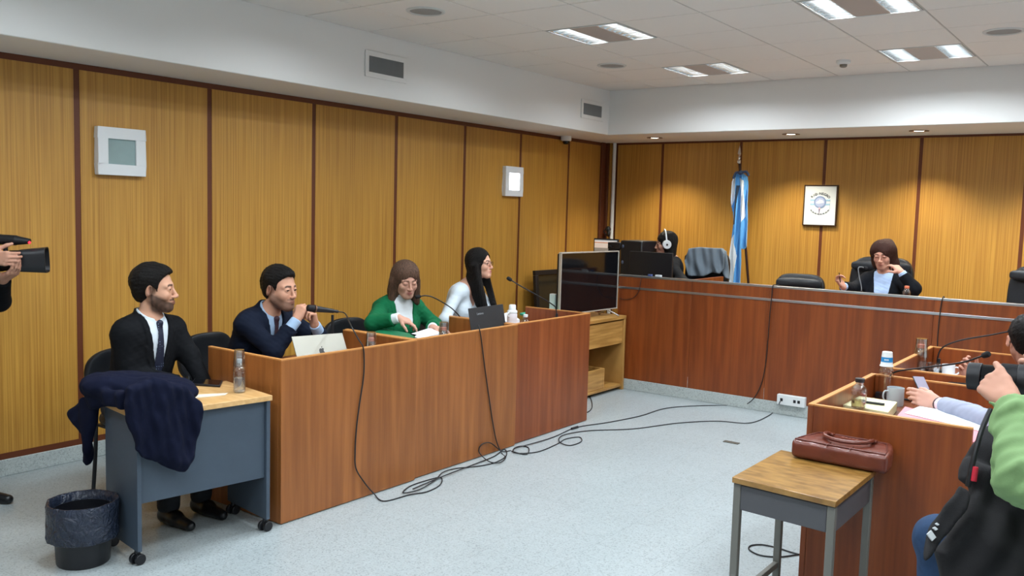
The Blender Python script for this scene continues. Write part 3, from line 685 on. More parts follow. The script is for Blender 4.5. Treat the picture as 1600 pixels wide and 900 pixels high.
def surf(fn, lo, hi, h):
    lo = np.array(lo, f4); n = np.ceil((np.array(hi)-lo)/h).astype(int); B = 8; nb = (n+B-1)//B+1
    g = [(np.arange(k)*B+(B-1)/2)*h for k in nb]
    C = np.stack(np.meshgrid(*g, indexing='ij'), -1).reshape(-1, 3).astype(f4)+lo
    dc = np.concatenate([fn(c) for c in np.array_split(C, max(1, len(C)//200000))]).astype(f4)
    act = np.abs(dc) < B*h*.87+.028
    V = np.repeat(np.repeat(np.repeat(dc.reshape(nb), B, 0), B, 1), B, 2)
    bi = np.argwhere(act.reshape(nb)); off = np.stack(np.meshgrid(*[np.arange(B)]*3, indexing='ij'), -1).reshape(-1, 3)
    for ch in np.array_split(bi, max(1, len(bi)//400)):
        if len(ch) == 0: continue
        I = (ch[:, None]*B+off[None]).reshape(-1, 3)
        V[I[:, 0], I[:, 1], I[:, 2]] = fn((I*h).astype(f4)+lo)
    s = V < 0; N = np.array(V.shape)-1
    cnt = np.zeros(N, np.int8)
    cor = [(a, b, c) for a in (0, 1) for b in (0, 1) for c in (0, 1)]
    for a, b, c in cor: cnt += s[a:N[0]+a, b:N[1]+b, c:N[2]+c]
    cells = np.argwhere((cnt > 0) & (cnt < 8)); idx = np.full(N, -1, np.int32); idx[tuple(cells.T)] = np.arange(len(cells))
    val = {q: V[cells[:, 0]+q[0], cells[:, 1]+q[1], cells[:, 2]+q[2]] for q in cor}
    acc = np.zeros((len(cells), 3)); num = np.zeros(len(cells))
    for q in cor:
        for ax in range(3):
            if q[ax]: continue
            p = list(q); p[ax] = 1; p = tuple(p); a = val[q]; b = val[p]; m = (a < 0) != (b < 0)
            t = np.where(m, a/(a-b+1e-20), 0); pt = np.array(q, float)+0*acc; pt[:, ax] += t
            acc[m] += pt[m]; num[m] += 1
    vs = (cells+acc/num[:, None])*h+lo
    F = []
    for ax in range(3):
        o1, o2 = [(1, 2), (2, 0), (0, 1)][ax]
        sl0 = [slice(1, N[0]), slice(1, N[1]), slice(1, N[2])]; sl0[ax] = slice(0, N[ax]); sl1 = list(sl0); sl1[ax] = slice(1, N[ax]+1)
        A = s[tuple(sl0)]; Bq = s[tuple(sl1)]; e = np.argwhere(A != Bq); st = np.array([1, 1, 1]); st[ax] = 0; e = e+st
        u1 = np.zeros(3, int); u1[o1] = 1; u2 = np.zeros(3, int); u2[o2] = 1
        q = [idx[tuple((e-x).T)] for x in (0*u1, u1, u1+u2, u2)]
        inside = s[tuple(e.T)]; Q = np.stack(q, 1); Q[~inside] = Q[~inside][:, ::-1]; F.append(Q)
    F = np.concatenate(F); F = F[(F >= 0).all(1)]
    return vs, F
def sdf_obj(name, fn, lo, hi, h, m, parent=None, colf=None, smooth=1, keep=0):
    vs, F = surf(fn, lo, hi, h)
    # light Laplacian relaxation takes the grid stepping off
    for _ in range(smooth):
        acc = np.zeros_like(vs); n = np.zeros(len(vs))
        for k in range(4):
            a = F[:, k]; b = F[:, (k+1) % 4]
            for c in range(3): acc[:, c] += np.bincount(a, vs[b, c], len(vs))+np.bincount(b, vs[a, c], len(vs))
            n += np.bincount(a, minlength=len(vs))+np.bincount(b, minlength=len(vs))
        g = n > 0; vs[g] = vs[g]*.5+acc[g]/n[g][:, None]*.5
    me = bpy.data.meshes.new(name); me.vertices.add(len(vs)); me.vertices.foreach_set('co', vs.astype(f4).ravel())
    me.loops.add(len(F)*4); me.loops.foreach_set('vertex_index', F.astype(np.int32).ravel())
    me.polygons.add(len(F)); me.polygons.foreach_set('loop_start', np.arange(len(F), dtype=np.int32)*4)
    me.polygons.foreach_set('use_smooth', np.ones(len(F), bool)); me.update(calc_edges=True)
    if colf is not None:
        ca = me.color_attributes.new('col', 'FLOAT_COLOR', 'POINT'); c = np.ones((len(vs), 4), f4); c[:, :3] = colf(vs.astype(f4)); ca.data.foreach_set('color', c.ravel())
    return link(name, me, m, parent)
def ezr(az, pitch=0, roll=0):
    """columns = forward, left, up; pitch>0 looks down, roll>0 tips to the figure's right"""
    return np.array((Matrix.Rotation(az, 3, 'Z')@Matrix.Rotation(pitch, 3, 'Y')@Matrix.Rotation(roll, 3, 'X')), f4)
def lc(h): return np.array(lin(h)[:3], f4)

# ---- head in its own frame: x forward, y left, z up, origin between the ears at eye height
def head_fn(p):
    w = p.get('w', 1.0); jw = p.get('jaw', 1.0); ns = p.get('nose', 1.0); ch = p.get('chub', 0)
    S2 = lambda f: [f(1), f(-1)]
    base = U(.03, ell((-.018, 0, .036), (.097, .077*w, .086)), ell((.028, 0, -.028), (.058, .058*w, .088)),
             *S2(lambda s: cone((.0, s*.047*jw, -.052), (.060, s*.018*jw, -.094), .024+ch*.006, .019+ch*.004)), cone((.070, -.006, -.099), (.070, .006, -.099), .017+ch*.003))
    feat = U(.014, *S2(lambda s: cone((.078, s*.012, .021), (.064, s*.047, .017), .0105, .009)), *S2(lambda s: ell((.054, s*.037, -.030), (.030, .026+ch*.004, .028+ch*.005))),
             ell((.076, 0, -.064), (.020, .026, .021)))
    nose = U(.010, cone((.085, 0, .012), (.106, 0, -.032), .0060, .0090*ns), *S2(lambda s: ell((.098, s*.0115*ns, -.0395), (.010, .0075, .0072))), ell((.108, 0, -.036), (.0085*ns, .0095*ns, .0085)))
    lips = U(.003, *S2(lambda s: cone((.0955, s*.003, -.0620), (.086, s*.023, -.067), .0058, .0028)), *S2(lambda s: cone((.0950, s*.003, -.0730), (.086, s*.020, -.0690), .0068, .0028)))
    lids = U(.003, *S2(lambda s: ell((.0755, s*.0315, .001), (.0150, .0168, .0142))))
    ears = []
    for s in (1, -1):
        Re = np.array(Matrix.Rotation(.22, 3, 'Y')@Matrix.Rotation(s*.42, 3, 'Z')@Matrix.Identity(3), f4)
        ears += [(ell((-.010, s*.085*w, -.006), (.0185, .0085, .032), Re), ell((-.004, s*.0950*w, -.001), (.0110, .0095, .021), Re))]
    sock = [ell((.098, s*.032, .003), (.017, .019, .0125)) for s in (1, -1)]
    slit = [ell((.090, s*.0315, -.0005-p.get('lid', 0)*.003), (.014, .0135, .0048*(1-p.get('lid', 0)*.75))) for s in (1, -1)]
    nos = [ell((.099, s*.0062, -.0475), (.0055, .0038, .004)) for s in (1, -1)]
    mgap = ell((.098, 0, -.0672), (.014, .021, .0011))
    def f(P):
        d = smin(base(P), feat(P), .018)
        for g in sock: d = smax(d, -g(P), .014)
        d = smin(d, nose(P), .010)
        d = smin(d, lips(P), .005); d = smin(d, lids(P), .006)
        for g in slit: d = smax(d, -g(P), .001)
        for e, i in ears:
            d = smin(d, smax(e(P), -i(P), .003), .006)
        return d
    return f
def head_col(p):
    sk = lc(p['skin']); lip = lc(p.get('lips', 'a8665a')); br = lc(p.get('brow', '2a1c16')); bd = lc(p.get('beard_col', '30241e')); bs = p.get('beard', 0)
    def f(P):
        x, y, z = P.T; ay = np.abs(y); c = np.tile(sk, (len(P), 1))
        def mix(c, col, a): return c*(1-a[:, None])+col*a[:, None]
        sm = lambda v, a, b: np.clip((v-a)/(b-a), 0, 1)
        c = mix(c, lc(p.get('flush', 'c08068')), .10*np.exp(-((ay-.042)**2+(z+.025)**2)/.0004)*(x > .03))
        c = mix(c, lc(p.get('flush', 'c08068')), .30*np.exp(-((y)**2+(z+.037)**2)/.00025)*(x > .09))
        ear = sm(ay, .080, .088)*(x < .02)*(np.abs(z) < .05); c = mix(c, lc(p.get('flush', 'c08068')), .25*ear); c = mix(c, lc('8a4a3c'), .55*np.exp(-((x+.006)/.008)**2-((z+.002)/.016)**2)*sm(ay, .078, .084))
        if bs:
            n = .93+.07*noise3(P, 300, 3)
            jawl = sm(-z-.014-.52*x, -.006, .012)*sm(x, -.022, .0)*sm(z+.9*x, -.135, -.105)*(ay > .0)
            side = sm(x, -.012, -.004)*sm(-x, -.024, -.014)*sm(ay, .055, .065)*sm(-z, -.04, -.02)*sm(z, -.04, -.02)
            tash = np.exp(-((z+.0545)/.0055)**2*1.0)*(ay < .030)*(x > .075)
            a = np.clip(np.maximum(np.maximum(jawl*(1-.6*np.exp(-((ay-.032)/.012)**2)*(z > -.066)*(x > .05)), tash), side*.8), 0, 1)*sm(z, -.16, -.115)
            c = mix(c, bd, a*bs*n)
        l = (np.exp(-(ay/.019)**4)*np.exp(-((z+.0670)/.0088)**4)*(x > .082)); c = mix(c, lip, l*.85)
        c = mix(c, lip*.35, np.exp(-(ay/.021)**6)*np.exp(-((z+.0672)/.0016)**2)*(x > .080)*.8)
        bz = .0235+.05*(ay-.012)-1.4*np.maximum(ay-.036, 0)**1*.35
        b = sm(ay, .009, .014)*sm(-ay, -.053, -.045)*np.exp(-((z-bz)/p.get('browt', .0042))**4)*(x > .045); c = mix(c, br, b*.88)
        lash = np.exp(-((ay-.0315)/.0145)**6)*np.exp(-((z-.0058+p.get('lid', 0)*.008+((ay-.0315)/.0145)**2*.004)/.0024)**2)*(x > .07); c = mix(c, lc('1c1210'), lash*p.get('lash', .9))
        return c
    return f
def hair_short(p):
    th = p.get('hair_th', .011); a = U(.02, ell((-.021, 0, .040), (.100+th*.8, .079+th*.6, .090+th)), ell((.028, 0, .092), (.058, .052, .026+th*.6)), ell((-.055, 0, -.01), (.058, .062+th*.3, .07)))
    def f(P):
        x, y, z = P.T; d = a(P)
        fx = x-.098; fz = z-.002                                        # open face
        face = np.sqrt((fx/.068)**2+(fz/.083)**2)-1; face = face*.068
        low = np.maximum(-(z+.0+np.maximum(-x-.035, 0)*3.2+.085*0)-.0, -(x+.036+0*z)) if 0 else None
        ear = np.sqrt(((x+.004)/.026)**2+((z+.012)/.036)**2)-1; ear = ear*.026     # round the ear
        neck = z+.078
        jaw = smax(-(x+.030), -(-z-.030), 0) if 0 else np.maximum(-(x+.028), (z+.035))   # nothing below the ear in front of the nape
        d = smax(d, -face, .008); d = smax(d, -ear, .004); d = smax(d, -neck, .01); d = smax(d, -jaw, .004)
        return d+.0020*noise3(P*np.array([.5, 1, .6], f4), 420, 5)+.0030*noise3(P*np.array([.5, 1, .8], f4), 170, 8)+.0015*noise3(P, 60, 9)
    return f
def hair_long(p):
    Ln = p.get('hlen', .20); wd = p.get('hwid', .094); flare = p.get('flare', 0); bangs = p.get('bangs', .052); op = p.get('hopen', .060); drapes = p.get('drapes', [])
    fs = [ell((-.022, 0, .040), (.108, wd-.004, .098)), ell((-.030, 0, -.02), (.088, wd, .115)), ell((-.040, 0, -Ln*.55), (.062, wd+flare, Ln*.55))]
    for (a, b, ra, rb) in drapes: fs.append(cone(a, b, ra, rb))
    a = U(.03, *fs); z0 = -.02
    def f(P):
        x, y, z = P.T; d = a(P); th = np.arctan2(y, x+.03); w = p.get('wave', .0)
        d = d+.0014*np.sin(th*60+3*np.sin(z*22)+4*noise3(P, 30, 2))+.0014*np.sin(th*113+5*noise3(P, 40, 6))+(.003+w)*noise3(P, 40, 4)
        face = ell((.100, p.get('fshift', 0), bangs-.105), (.088, op, .105))(P); d = smax(d, -face-.003*noise3(P*np.array([1, 1, .4], f4), 160, 12), .006)
        front = ell((.075, 0, -.20), (.085, op*.95, .15))(P); d = smax(d, -front, .012)
        return d
    return f
def add_glasses(J, m, rx=.024, rz=.018, y=.0325, x=.098, z=.0, name='glasses', rr=.0013):
    g = MB(); hd = J['hd']
    for s in (1, -1):
        pts = []
        for k in range(25):
            a = 2*PI*k/24; ca, sa = math.cos(a), math.sin(a); q = (abs(ca)**3+abs(sa)**3)**(-1/3)
            pts.append(hd((x-.10*abs(s*y+q*ca*rx-s*y)*.0-(abs(s*y+q*ca*rx)-.02)*.18, s*y+q*ca*rx, z+q*sa*rz)))
        g.tube(pts, rr, n=6)
        g.tube([hd((x-.008, s*(y+rx), z+.006)), hd((.05, s*.083, z+.006)), hd((-.01, s*.084, z+.004)), hd((-.035, s*.080, z-.016))], rr, n=6)
    g.tube([hd((x+.002, .009, z+.004)), hd((x+.004, 0, z+.007)), hd((x+.002, -.009, z+.004))], rr, n=6)
    return g.build(name, m, J['r'])
def wpt(J, v): return J['hd'](v)
PEOPLE = {}
def arm_parts(Sh, El, Wr, r=(.050, .041, .029)):
    return cone(Sh, El, r[0], r[1]), cone(El, Wr, r[1]*1.02, r[2])
def hand_parts(W, d, n, t, curl=(.5, .6, .4), spread=.0, thumb=(.6, .5, .3), s=1.0, curls=None):
    """W wrist, d direction of the hand, n out of the palm, t towards the thumb; returns the cones of a full hand"""
    W = Vector(W); d = Vector(d).normalized(); n = (Vector(n)-d*Vector(n).dot(d)).normalized(); t0 = Vector(t); t = n.cross(d); t = t if t.dot(t0) > 0 else -t
    out = [cone(W-d*.01, W+d*.02*s, .0235*s, .023*s)]; pal = []
    offs = (.029, .0095, -.0105, -.029); kl = (.088, .092, .087, .079); fl = (.92, 1.0, .94, .76)
    for i in range(4):
        K = W+d*kl[i]*s+t*offs[i]*s
        pal.append(cone(W+d*.012*s+t*offs[i]*.55*s, K, .0165*s, .0118*s))
    palm = U(.012, out[0], *pal, cone(W+d*.03*s+t*.02*s+n*.006*s, W+d*.055*s+t*.026*s+n*.006*s, .016*s, .012*s), cone(W+d*.03*s-t*.02*s+n*.004*s, W+d*.06*s-t*.024*s+n*.003*s, .014*s, .011*s))
    fs = []
    for i in range(4):
        c = curls[i] if curls else curl; K = W+d*kl[i]*s+t*offs[i]*s; L = [(.044)*fl[i]*s, .027*fl[i]*s, .022*fl[i]*s]
        a = 0; p = K; seg = []; sd = (d+t*(spread*(1.5-i))).normalized()
        rr = [.0098, .0086, .0078, .0068]
        for j in range(3):
            a += c[j]; q = p+(sd*math.cos(a)+n*math.sin(a))*L[j]; seg.append(cone(p, q, rr[j]*s*(1 if i < 3 else .9), rr[j+1]*s*(1 if i < 3 else .9))); p = q
        fs.append(U(.003, *seg))
    B = W+d*.022*s+t*.018*s; a0, a1, a2 = thumb
    v0 = (t*math.cos(a0*.9)+d*math.sin(a0*.9)+n*a1).normalized(); M1 = B+v0*.042*s
    v1 = (v0*.75+d*.6+n*a2*.6).normalized(); M2 = M1+v1*.034*s; v2 = (v1+n*a2*.7-t*a2*.4).normalized(); M3 = M2+v2*.026*s
    th = U(.006, cone(B, M1, .0165*s, .0125*s), cone(M1, M2, .0118*s, .0102*s), cone(M2, M3, .0102*s, .0085*s))
    fin = fs[0]; g = U(.0015, *fs)
    hand = U(.008, palm, g); return U(.006, hand, th)
def torso_fn(J, inf=0, fem=0, fat=0):
    P, N = Vector(J['P']), Vector(J['N']); u = (N-P); L = u.length; u.normalize(); s = Vector((-math.sin(J['az']), math.cos(J['az']), 0)); s = (s-u*s.dot(u)).normalized(); f = s.cross(u); f.normalize()
    if f.dot(Vector((math.cos(J['az']), math.sin(J['az']), 0))) < 0: f = -f
    R = np.array([[f.x, s.x, u.x], [f.y, s.y, u.y], [f.z, s.z, u.z]], f4); P0 = V3(P); k = L/.50
    J['R'] = R; J['P0'] = P0
    ps = [ell((.0, 0, .03), (.115+fat, .165+fat*.5, .12)), ell((.012, 0, .17*k), (.102+fat*1.3-.012*fem, .140+fat-.018*fem, .15)), ell((.008, 0, .33*k), (.112+fat*.6-.012*fem, .160+fat*.5-.020*fem, .17)), ell((-.012, 0, .425*k), (.070, .158-.020*fem, .070))]
    if fem: ps += [ell((.090, s_*.072, .315*k), (.058, .062, .062)) for s_ in (1, -1)]
    tor = U(.08, *ps)
    def g(Q): return tor((Q-P0)@R)-inf
    g.c = (P0+V3(N))/2; g.r = .42; return g
def person(label, J, p, cloth, group=None):
    """J: joints in the room; p: head data; cloth: list of garments"""
    r = empty('person', (J['P'][0], J['P'][1], 0), label, 'person', group)
    H = Vector(J['H']); Rh = ezr(*J['head']); hs = p.get('hs', 1.0)
    Nn = Vector(J['N']); fem = p.get('fem', 0); fat = p.get('fat', 0)
    hf = local(head_fn(p), H, Rh, hs, .20)
    hd = lambda v: H+Vector((Rh@np.array(v, f4)).tolist())*hs
    neck = U(.03, cone(hd((-.022, 0, -.055)), Nn-Vector((0, 0, .02)), .050-.006*fem, .056-.008*fem), cone(hd((.01, 0, -.075)), Nn-Vector((0, 0, .0)), .034, .045))
    az = J['az']; sd = Vector((-math.sin(az), math.cos(az), 0))
    tor = torso_fn(J, -.006, fem, fat)
    sw = J.get('sw', .160-.018*fem); dp = J.get('drop', .062); SL = Vector(J.get('SL', Nn+sd*sw-Vector((0, 0, dp)))); SR = Vector(J.get('SR', Nn-sd*sw-Vector((0, 0, dp))))
    arms = []; ar = p.get('arm', (.046, .038, .027)); J['arms'] = []
    for q, Sx in (('L', SL), ('R', SR)):
        if 'E'+q not in J: continue
        E_, W_ = Vector(J['E'+q]), Vector(J['W'+q]); J['arms'].append((Sx, E_, W_)); arms += list(arm_parts(Sx, E_, W_, ar))
    legs = []; hips = []
    for q, s_ in (('L', 1), ('R', -1)):
        if 'K'+q not in J: continue
        hp = Vector(J['P'])+sd*.09*s_; K, A = Vector(J['K'+q]), Vector(J['A'+q]); hips.append((hp, K, A)); legs += [cone(hp, K, .078, .052), cone(K, A, .050, .036)]
        T = Vector(J['T'+q]); legs += [cone(A-Vector((0, 0, .03)), T, .024, .016)]
    trap = U(.04, cone(Nn-Vector((0, 0, .02)), SL, .05, .05), cone(Nn-Vector((0, 0, .02)), SR, .05, .05))
    bodyp = U(.03, *([trap]+arms+legs+[neck]))
    hands = [hand_parts(*h[:4], **(h[4] if len(h) > 4 else {})) for h in J.get('hands', [])]
    def body(P):
        d = smin(tor(P), bodyp(P), .05); d = smin(d, hf(P), .012)
        for h in hands: d = smin(d, h(P), .008)
        return d
    allp = [H, Nn, Vector(J['P']), SL, SR]+[x for a in J['arms'] for x in a]+[x for h in hips for x in h]+[Vector(J[k]) for k in ('TL', 'TR') if k in J]+[Vector(h[0])+Vector(h[1]).normalized()*.14 for h in J.get('hands', [])]
    lo = [min(v[i] for v in allp)-.20 for i in range(3)]; hi = [max(v[i] for v in allp)+.20 for i in range(3)]; lo[2] = max(lo[2], -.02)
    hc = head_col(p); sk = lc(p['skin'])
    def colf(vs):
        q = ((vs-V3(H))@Rh)/hs; c = np.tile(sk, (len(vs), 1)); m = (np.abs(q) < .16).all(1); c[m] = hc(q[m]); return c
    h = p.get('res', .003)
    o = sdf_obj('body', body, lo, hi, h, p['skin_mat'], r, colf)
    # eyes
    for s_ in (1, -1):
        if p.get('noeye'): break
        c = Vector((.0735, s_*.0315, .001)); g = Vector(p.get('gaze', (1, 0, 0))).normalized(); e = MB(); e.ball((0, 0, 0), .0128, n=22)
        e.v = [tuple(hd(Vector(v)+c)) for v in e.v]; eo = e.build('eye', M_eye, r)
        ca = eo.data.color_attributes.new('col', 'FLOAT_COLOR', 'POINT'); vs = np.empty(len(eo.data.vertices)*3, f4); eo.data.vertices.foreach_get('co', vs); vs = vs.reshape(-1, 3)
        q = vs-V3(hd(c)-ORIG[r.name]); q = q@Rh; q /= np.linalg.norm(q, axis=1)[:, None]; dt = q@V3(g)
        cc = np.ones((len(vs), 4), f4); cc[:, :3] = lc('c4b8b0'); cc[dt > .76, :3] = lc(p.get('iris', '3a2418')); cc[dt > .95, :3] = lc('080605'); ca.data.foreach_set('color', cc.ravel())
    J.update(r=r, lo=lo, hi=hi, hd=hd, Rh=Rh, Hc=H, hs=hs, SLp=SL, SRp=SR, hips=hips, Nn=Nn, fem=fem, fat=fat, neck=neck, trap=trap, sdv=sd, ar=ar)
    for c in cloth: c(J, p)
    return J
def hairobj(J, p, fn, rad=.2, m=None, extra=None, h=.003, name='hair', smooth=1):
    base = local(fn, J['Hc'], J['Rh'], J['hs'], rad)
    g = base if extra is None else (lambda P: smin(base(P), extra(P), .02))
    H = J['Hc']; R = rad+.02
    if extra is None: lo, hi = [H[i]-(.19 if i < 2 else max(.19, rad)) for i in range(3)], [H[i]+.19 for i in range(3)]
    else: lo, hi = [H[i]-.22 for i in range(2)]+[H[2]-extra.r*2-.25], [H[i]+.22 for i in range(3)]
    return sdf_obj(name, g, lo, hi, h, m, J['r'], smooth=smooth)
def upper(J, inf, armr, arms=True, cuff=.0, fold=.003, seed=1, trap=True, hem=None, sleeve_cut=None):
    tor = torso_fn(J, inf, J['fem'], J['fat']); ps = []
    for (Sx, E_, W_) in J['arms']:
        if not arms: continue
        d = (W_-E_).normalized(); We = W_-d*cuff; a, b = cone(Sx, E_, armr[0], armr[1]), cone(E_, We, armr[1], armr[2]); dv = V3(d); wv = V3(We)
        def g(P, b=b, dv=dv, wv=wv): return smax(b(P), (P-wv)@dv, .003)
        g.c = b.c; g.r = b.r; ps.append(a); ps.append(g)
    Nn = J['Nn']; t = [cone(Nn-Vector((0, 0, .035)), J['SLp'], .052+inf, .05+inf), cone(Nn-Vector((0, 0, .035)), J['SRp'], .052+inf, .05+inf)]
    au = U(.03, *(ps+t))
    def f(P):
        d = smin(tor(P), au(P), .04)
        if hem is not None: q = (P-J['P0'])@J['R']; d = smax(d, hem-q[:, 2], .004)
        return d+fold*noise3(P, 55, seed)+fold*.7*noise3(P*np.array([1, 1, 1.6], f4), 120, seed+9)
    return f
def bounds(J, pad=.16):
    pts = [J['Nn'], Vector(J['P']), J['SLp'], J['SRp']]+[x for a in J['arms'] for x in a]
    return [min(v[i] for v in pts)-pad for i in range(3)], [max(v[i] for v in pts)+pad for i in range(3)]
def jacket(m, inf=.015, armr=(.060, .051, .040), vdepth=.34, vw=.075, cuff=.02, lap=.045, h=.005, lapel=True, seed=1, name='jacket', hem=-.10, open_=False, lapm=None, shoulder=.0):
    def go(J, p):
        f0 = upper(J, inf, armr, cuff=cuff, seed=seed, hem=hem); N = V3(J['Nn']); R = J['R']; P0 = J['P0']; L = float(np.linalg.norm(N-P0)); nk = cone(J['Nn']-Vector((0, 0, .08)), J['Nn']+Vector((0, 0, .14)), .058, .068)
        nv = V3((J['Hc']-J['Nn']).normalized())
        def f(P):
            q = (P-P0)@R; x, y, z = q.T; zt = L-.0; w_ = vw*np.clip((z-(zt-vdepth))/vdepth, 0 if not open_ else .35, 1.2)
            if open_: w_ = np.maximum(w_, vw*.55)
            e = np.abs(y)-w_
            d = f0(P)
            if lapel:
                lw = lap*np.clip((z-(zt-vdepth))/(vdepth*.55), 0, 1)*np.where(z > zt-.11, .75, 1); lm = (e < lw) & (x > .0) & (z < zt+.02)
                d = d-.005*np.clip((lw-e)/.004, 0, 1)*(x > .0)*(z < zt+.03)*(z > zt-vdepth)
            if lapel:
                qq = P-N; zz = qq@nv; fx = qq@R[:, 0]; c = np.abs(J['neck'](P)-.021)-.0055; c = smax(c, zz-(.030-.55*np.clip(fx, -.03, .1)), .003); c = smax(c, -.05-zz, .003); d = smin(smax(d, -nk(P), .004), c, .010)
            vcut = np.maximum(np.maximum(e, -(x-.02)), x-.158); vcut = np.maximum(vcut, (zt-vdepth-z) if not open_ else -1+0*z)
            d = smax(d, -vcut, .003)
            if not lapel: d = smax(d, -nk(P), .006)
            return d
        lo, hi = bounds(J); return sdf_obj(name, f, lo, hi, h, m, J['r'])
    return go
def shirt(m, inf=.007, h=.005, collar=True, armr=(.050, .042, .033), arms=True, cuff=-.004, seed=4, name='shirt', neckr=.054, roll=False, cup=.03, fold=.0015, hem=-.02, scoop=None):
    def go(J, p):
        f0 = upper(J, inf, armr, arms=arms, cuff=cuff, fold=fold, seed=seed, hem=hem); Nn = J['Nn']; nd = (J['Hc']-Nn).normalized(); top = .05 if not roll else .085
        fwd = Vector((J['R'][0][0], J['R'][1][0], J['R'][2][0]))
        J['shirtf'] = upper(J, inf, armr, arms=False, fold=fold, seed=seed, hem=hem)
        nk = cone(Nn-nd*.06, Nn+nd*.16, neckr, neckr); co = cone(Nn-nd*.03+fwd*.006, Nn+nd*top+fwd*.006, neckr+.018-.005*roll, neckr+.009-.003*(not roll)); nv = V3(nd); c0 = V3(Nn+nd*top); fv = V3(fwd); sv = np.array(J['R'])[:, 1]; N0 = V3(Nn)
        R = J['R']; P0 = J['P0']; L = float(np.linalg.norm(N0-P0))
        def f(P):
            d = f0(P)
            if scoop:
                q = (P-P0)@R; sc = np.sqrt((q[:, 1]/scoop[0])**2+((q[:, 2]-L-.03)/scoop[1])**2)-1; d = smax(d, -np.maximum(sc*scoop[0], -(q[:, 0]+.03)), .004)
            d = smax(d, -nk(P), .002)
            if collar or roll:
                q = P-N0; fx = q@fv; fy = q@sv; zz = q@nv; nf = J['neck'](P)
                c = np.abs(nf-(.0105 if not roll else .006))-.0042; tp = top-.38*np.clip(fx+.01, 0, .1)*(not roll)
                c = smax(c, zz-tp, .002); c = smax(c, -.035-zz, .002)
                if not roll: c = smax(c, -np.maximum(np.abs(fy)-.003-np.clip(zz+.028, 0, 1)*.30, -(fx-.02)), .002)
                else: c = c+.0012*np.sin(zz*260)
                d = smin(d, c, .004 if not roll else .02)
            return d
        lo, hi = bounds(J); return sdf_obj(name, f, lo, hi, h, m, J['r'])
    return go
def tie(m, length=.36, h=.0035):
    def go(J, p):
        sf = J['shirtf']; R, P0 = J['R'], J['P0']; L = float(np.linalg.norm(V3(J['Nn'])-P0)); fw = R[:, 0]; up = R[:, 2]
        c0 = P0+up*(L+.004); ts = np.linspace(0, .16, 161).astype(f4); v = sf(c0[None]+ts[:, None]*fw[None]); k = ts[np.argmax(v > .006)] if (v > .006).any() else .08
        kn = Vector((c0+fw*(k+.003)).tolist()); kn2 = kn-Vector((up*.034).tolist())+Vector((fw*.006).tolist()); knot = cone(kn, kn2, .018, .012)
        def f(P):
            q = (P-P0)@R; x, y, z = q.T; w_ = .015+.030*np.clip((L-.05-z)/length, 0, 1)
            d = np.maximum(np.abs(sf(P)-.007)-.0035, np.abs(y)-w_); d = np.maximum(d, -(x-.02)); d = np.maximum(d, np.maximum(z-(L-.015), L-.03-length-z+np.abs(y)*.8))
            return smin(d, knot(P), .004)
        lo, hi = bounds(J); return sdf_obj('tie', f, lo, hi, h, m, J['r'])
    return go
def trousers(m, h=.007, name='trousers', shoes=None):
    def go(J, p):
        ps = [ell(J['P'], (.14+J['fat'], .14+J['fat'], .12))]
        for hp, K, A in J['hips']: ps += [cone(hp, K, .094, .070), cone(K, A+Vector((0, 0, .015)), .068, .056)]
        g = U(.04, *ps)
        def f(P): return smax(g(P), .065+J.get('fz', 0)-P[:, 2], .01)+.004*noise3(P, 60, 3)
        pts = [Vector(J['P'])]+[x for t in J['hips'] for x in t]; lo = [min(v[i] for v in pts)-.17 for i in range(3)]; hi = [max(v[i] for v in pts)+.17 for i in range(3)]
        sdf_obj(name, f, lo, hi, h, m, J['r'])
        for q in ('L', 'R'):
            if 'A'+q not in J: continue
            A, T = Vector(J['A'+q]), Vector(J['T'+q]); z0 = J.get('fz', 0)
            d = (T-A); d.z = 0; d.normalize(); B = Vector((A.x, A.y, z0+.045)); G = U(.03, cone(B-d*.03, B+d*.05, .037, .036), cone(B+d*.05-Vector((0, 0, .01)), B+d*.17-Vector((0, 0, .020)), .036, .026), cone(B-d*.01, B+Vector((0, 0, .05))-d*.01, .038, .036))
            def sf(P, G=G, z0=z0): return smax(G(P), z0+.004-P[:, 2], .003)
            a = B-d*.03; b = B+d*.17; lo = [min(a[i], b[i])-.07 for i in range(3)]; hi = [max(a[i], b[i])+.09 for i in range(3)]
            sdf_obj('shoe', sf, lo, hi, .006, shoes or M_shoe, J['r'])
    return go
M_eye = mat('eye_surface', 'ffffff', .08, attr='col'); M_shoe = mat('black_shoe', '101114', .3)
M_skin = mat('skin', 'c99a80', .62, spec=.28, attr='col', bump=.15, bscale=500, sss=.12)
def hairmat(*a, **k):
    m = mat(*a, **k)
    for n in m.node_tree.nodes:
        if n.type == 'BUMP': n.inputs['Distance'].default_value = .006
    return m
M_hairblk = hairmat('black_hair', '0c0908', .5, bump=1.0, bscale=60, stretch=(9, 9, 1.5), spec=.25)
M_hairbrn = hairmat('brown_hair', '2b1a13', .5, bump=1.0, bscale=60, stretch=(9, 9, 1.5), spec=.3, var=.5, vscale=40)
M_suitblk = mat('black_suit_cloth', '0b0d11', .85, bump=.25, bscale=900, spec=.2)
M_suitnavy = mat('navy_suit_cloth', '0d1526', .85, bump=.25, bscale=900, spec=.2)
M_green = mat('green_jacket_cloth', '06603a', .8, bump=.25, bscale=700, spec=.25)
M_trousers = mat('dark_trouser_cloth', '16181d', .85)
M_shirtw = mat('white_shirt_cloth', 'cfdae2', .75); M_shirtb = mat('pale_blue_shirt_cloth', '9fb9d6', .75)
M_turtle = mat('white_knit', 'd8dcde', .85, bump=.6, bscale=500)
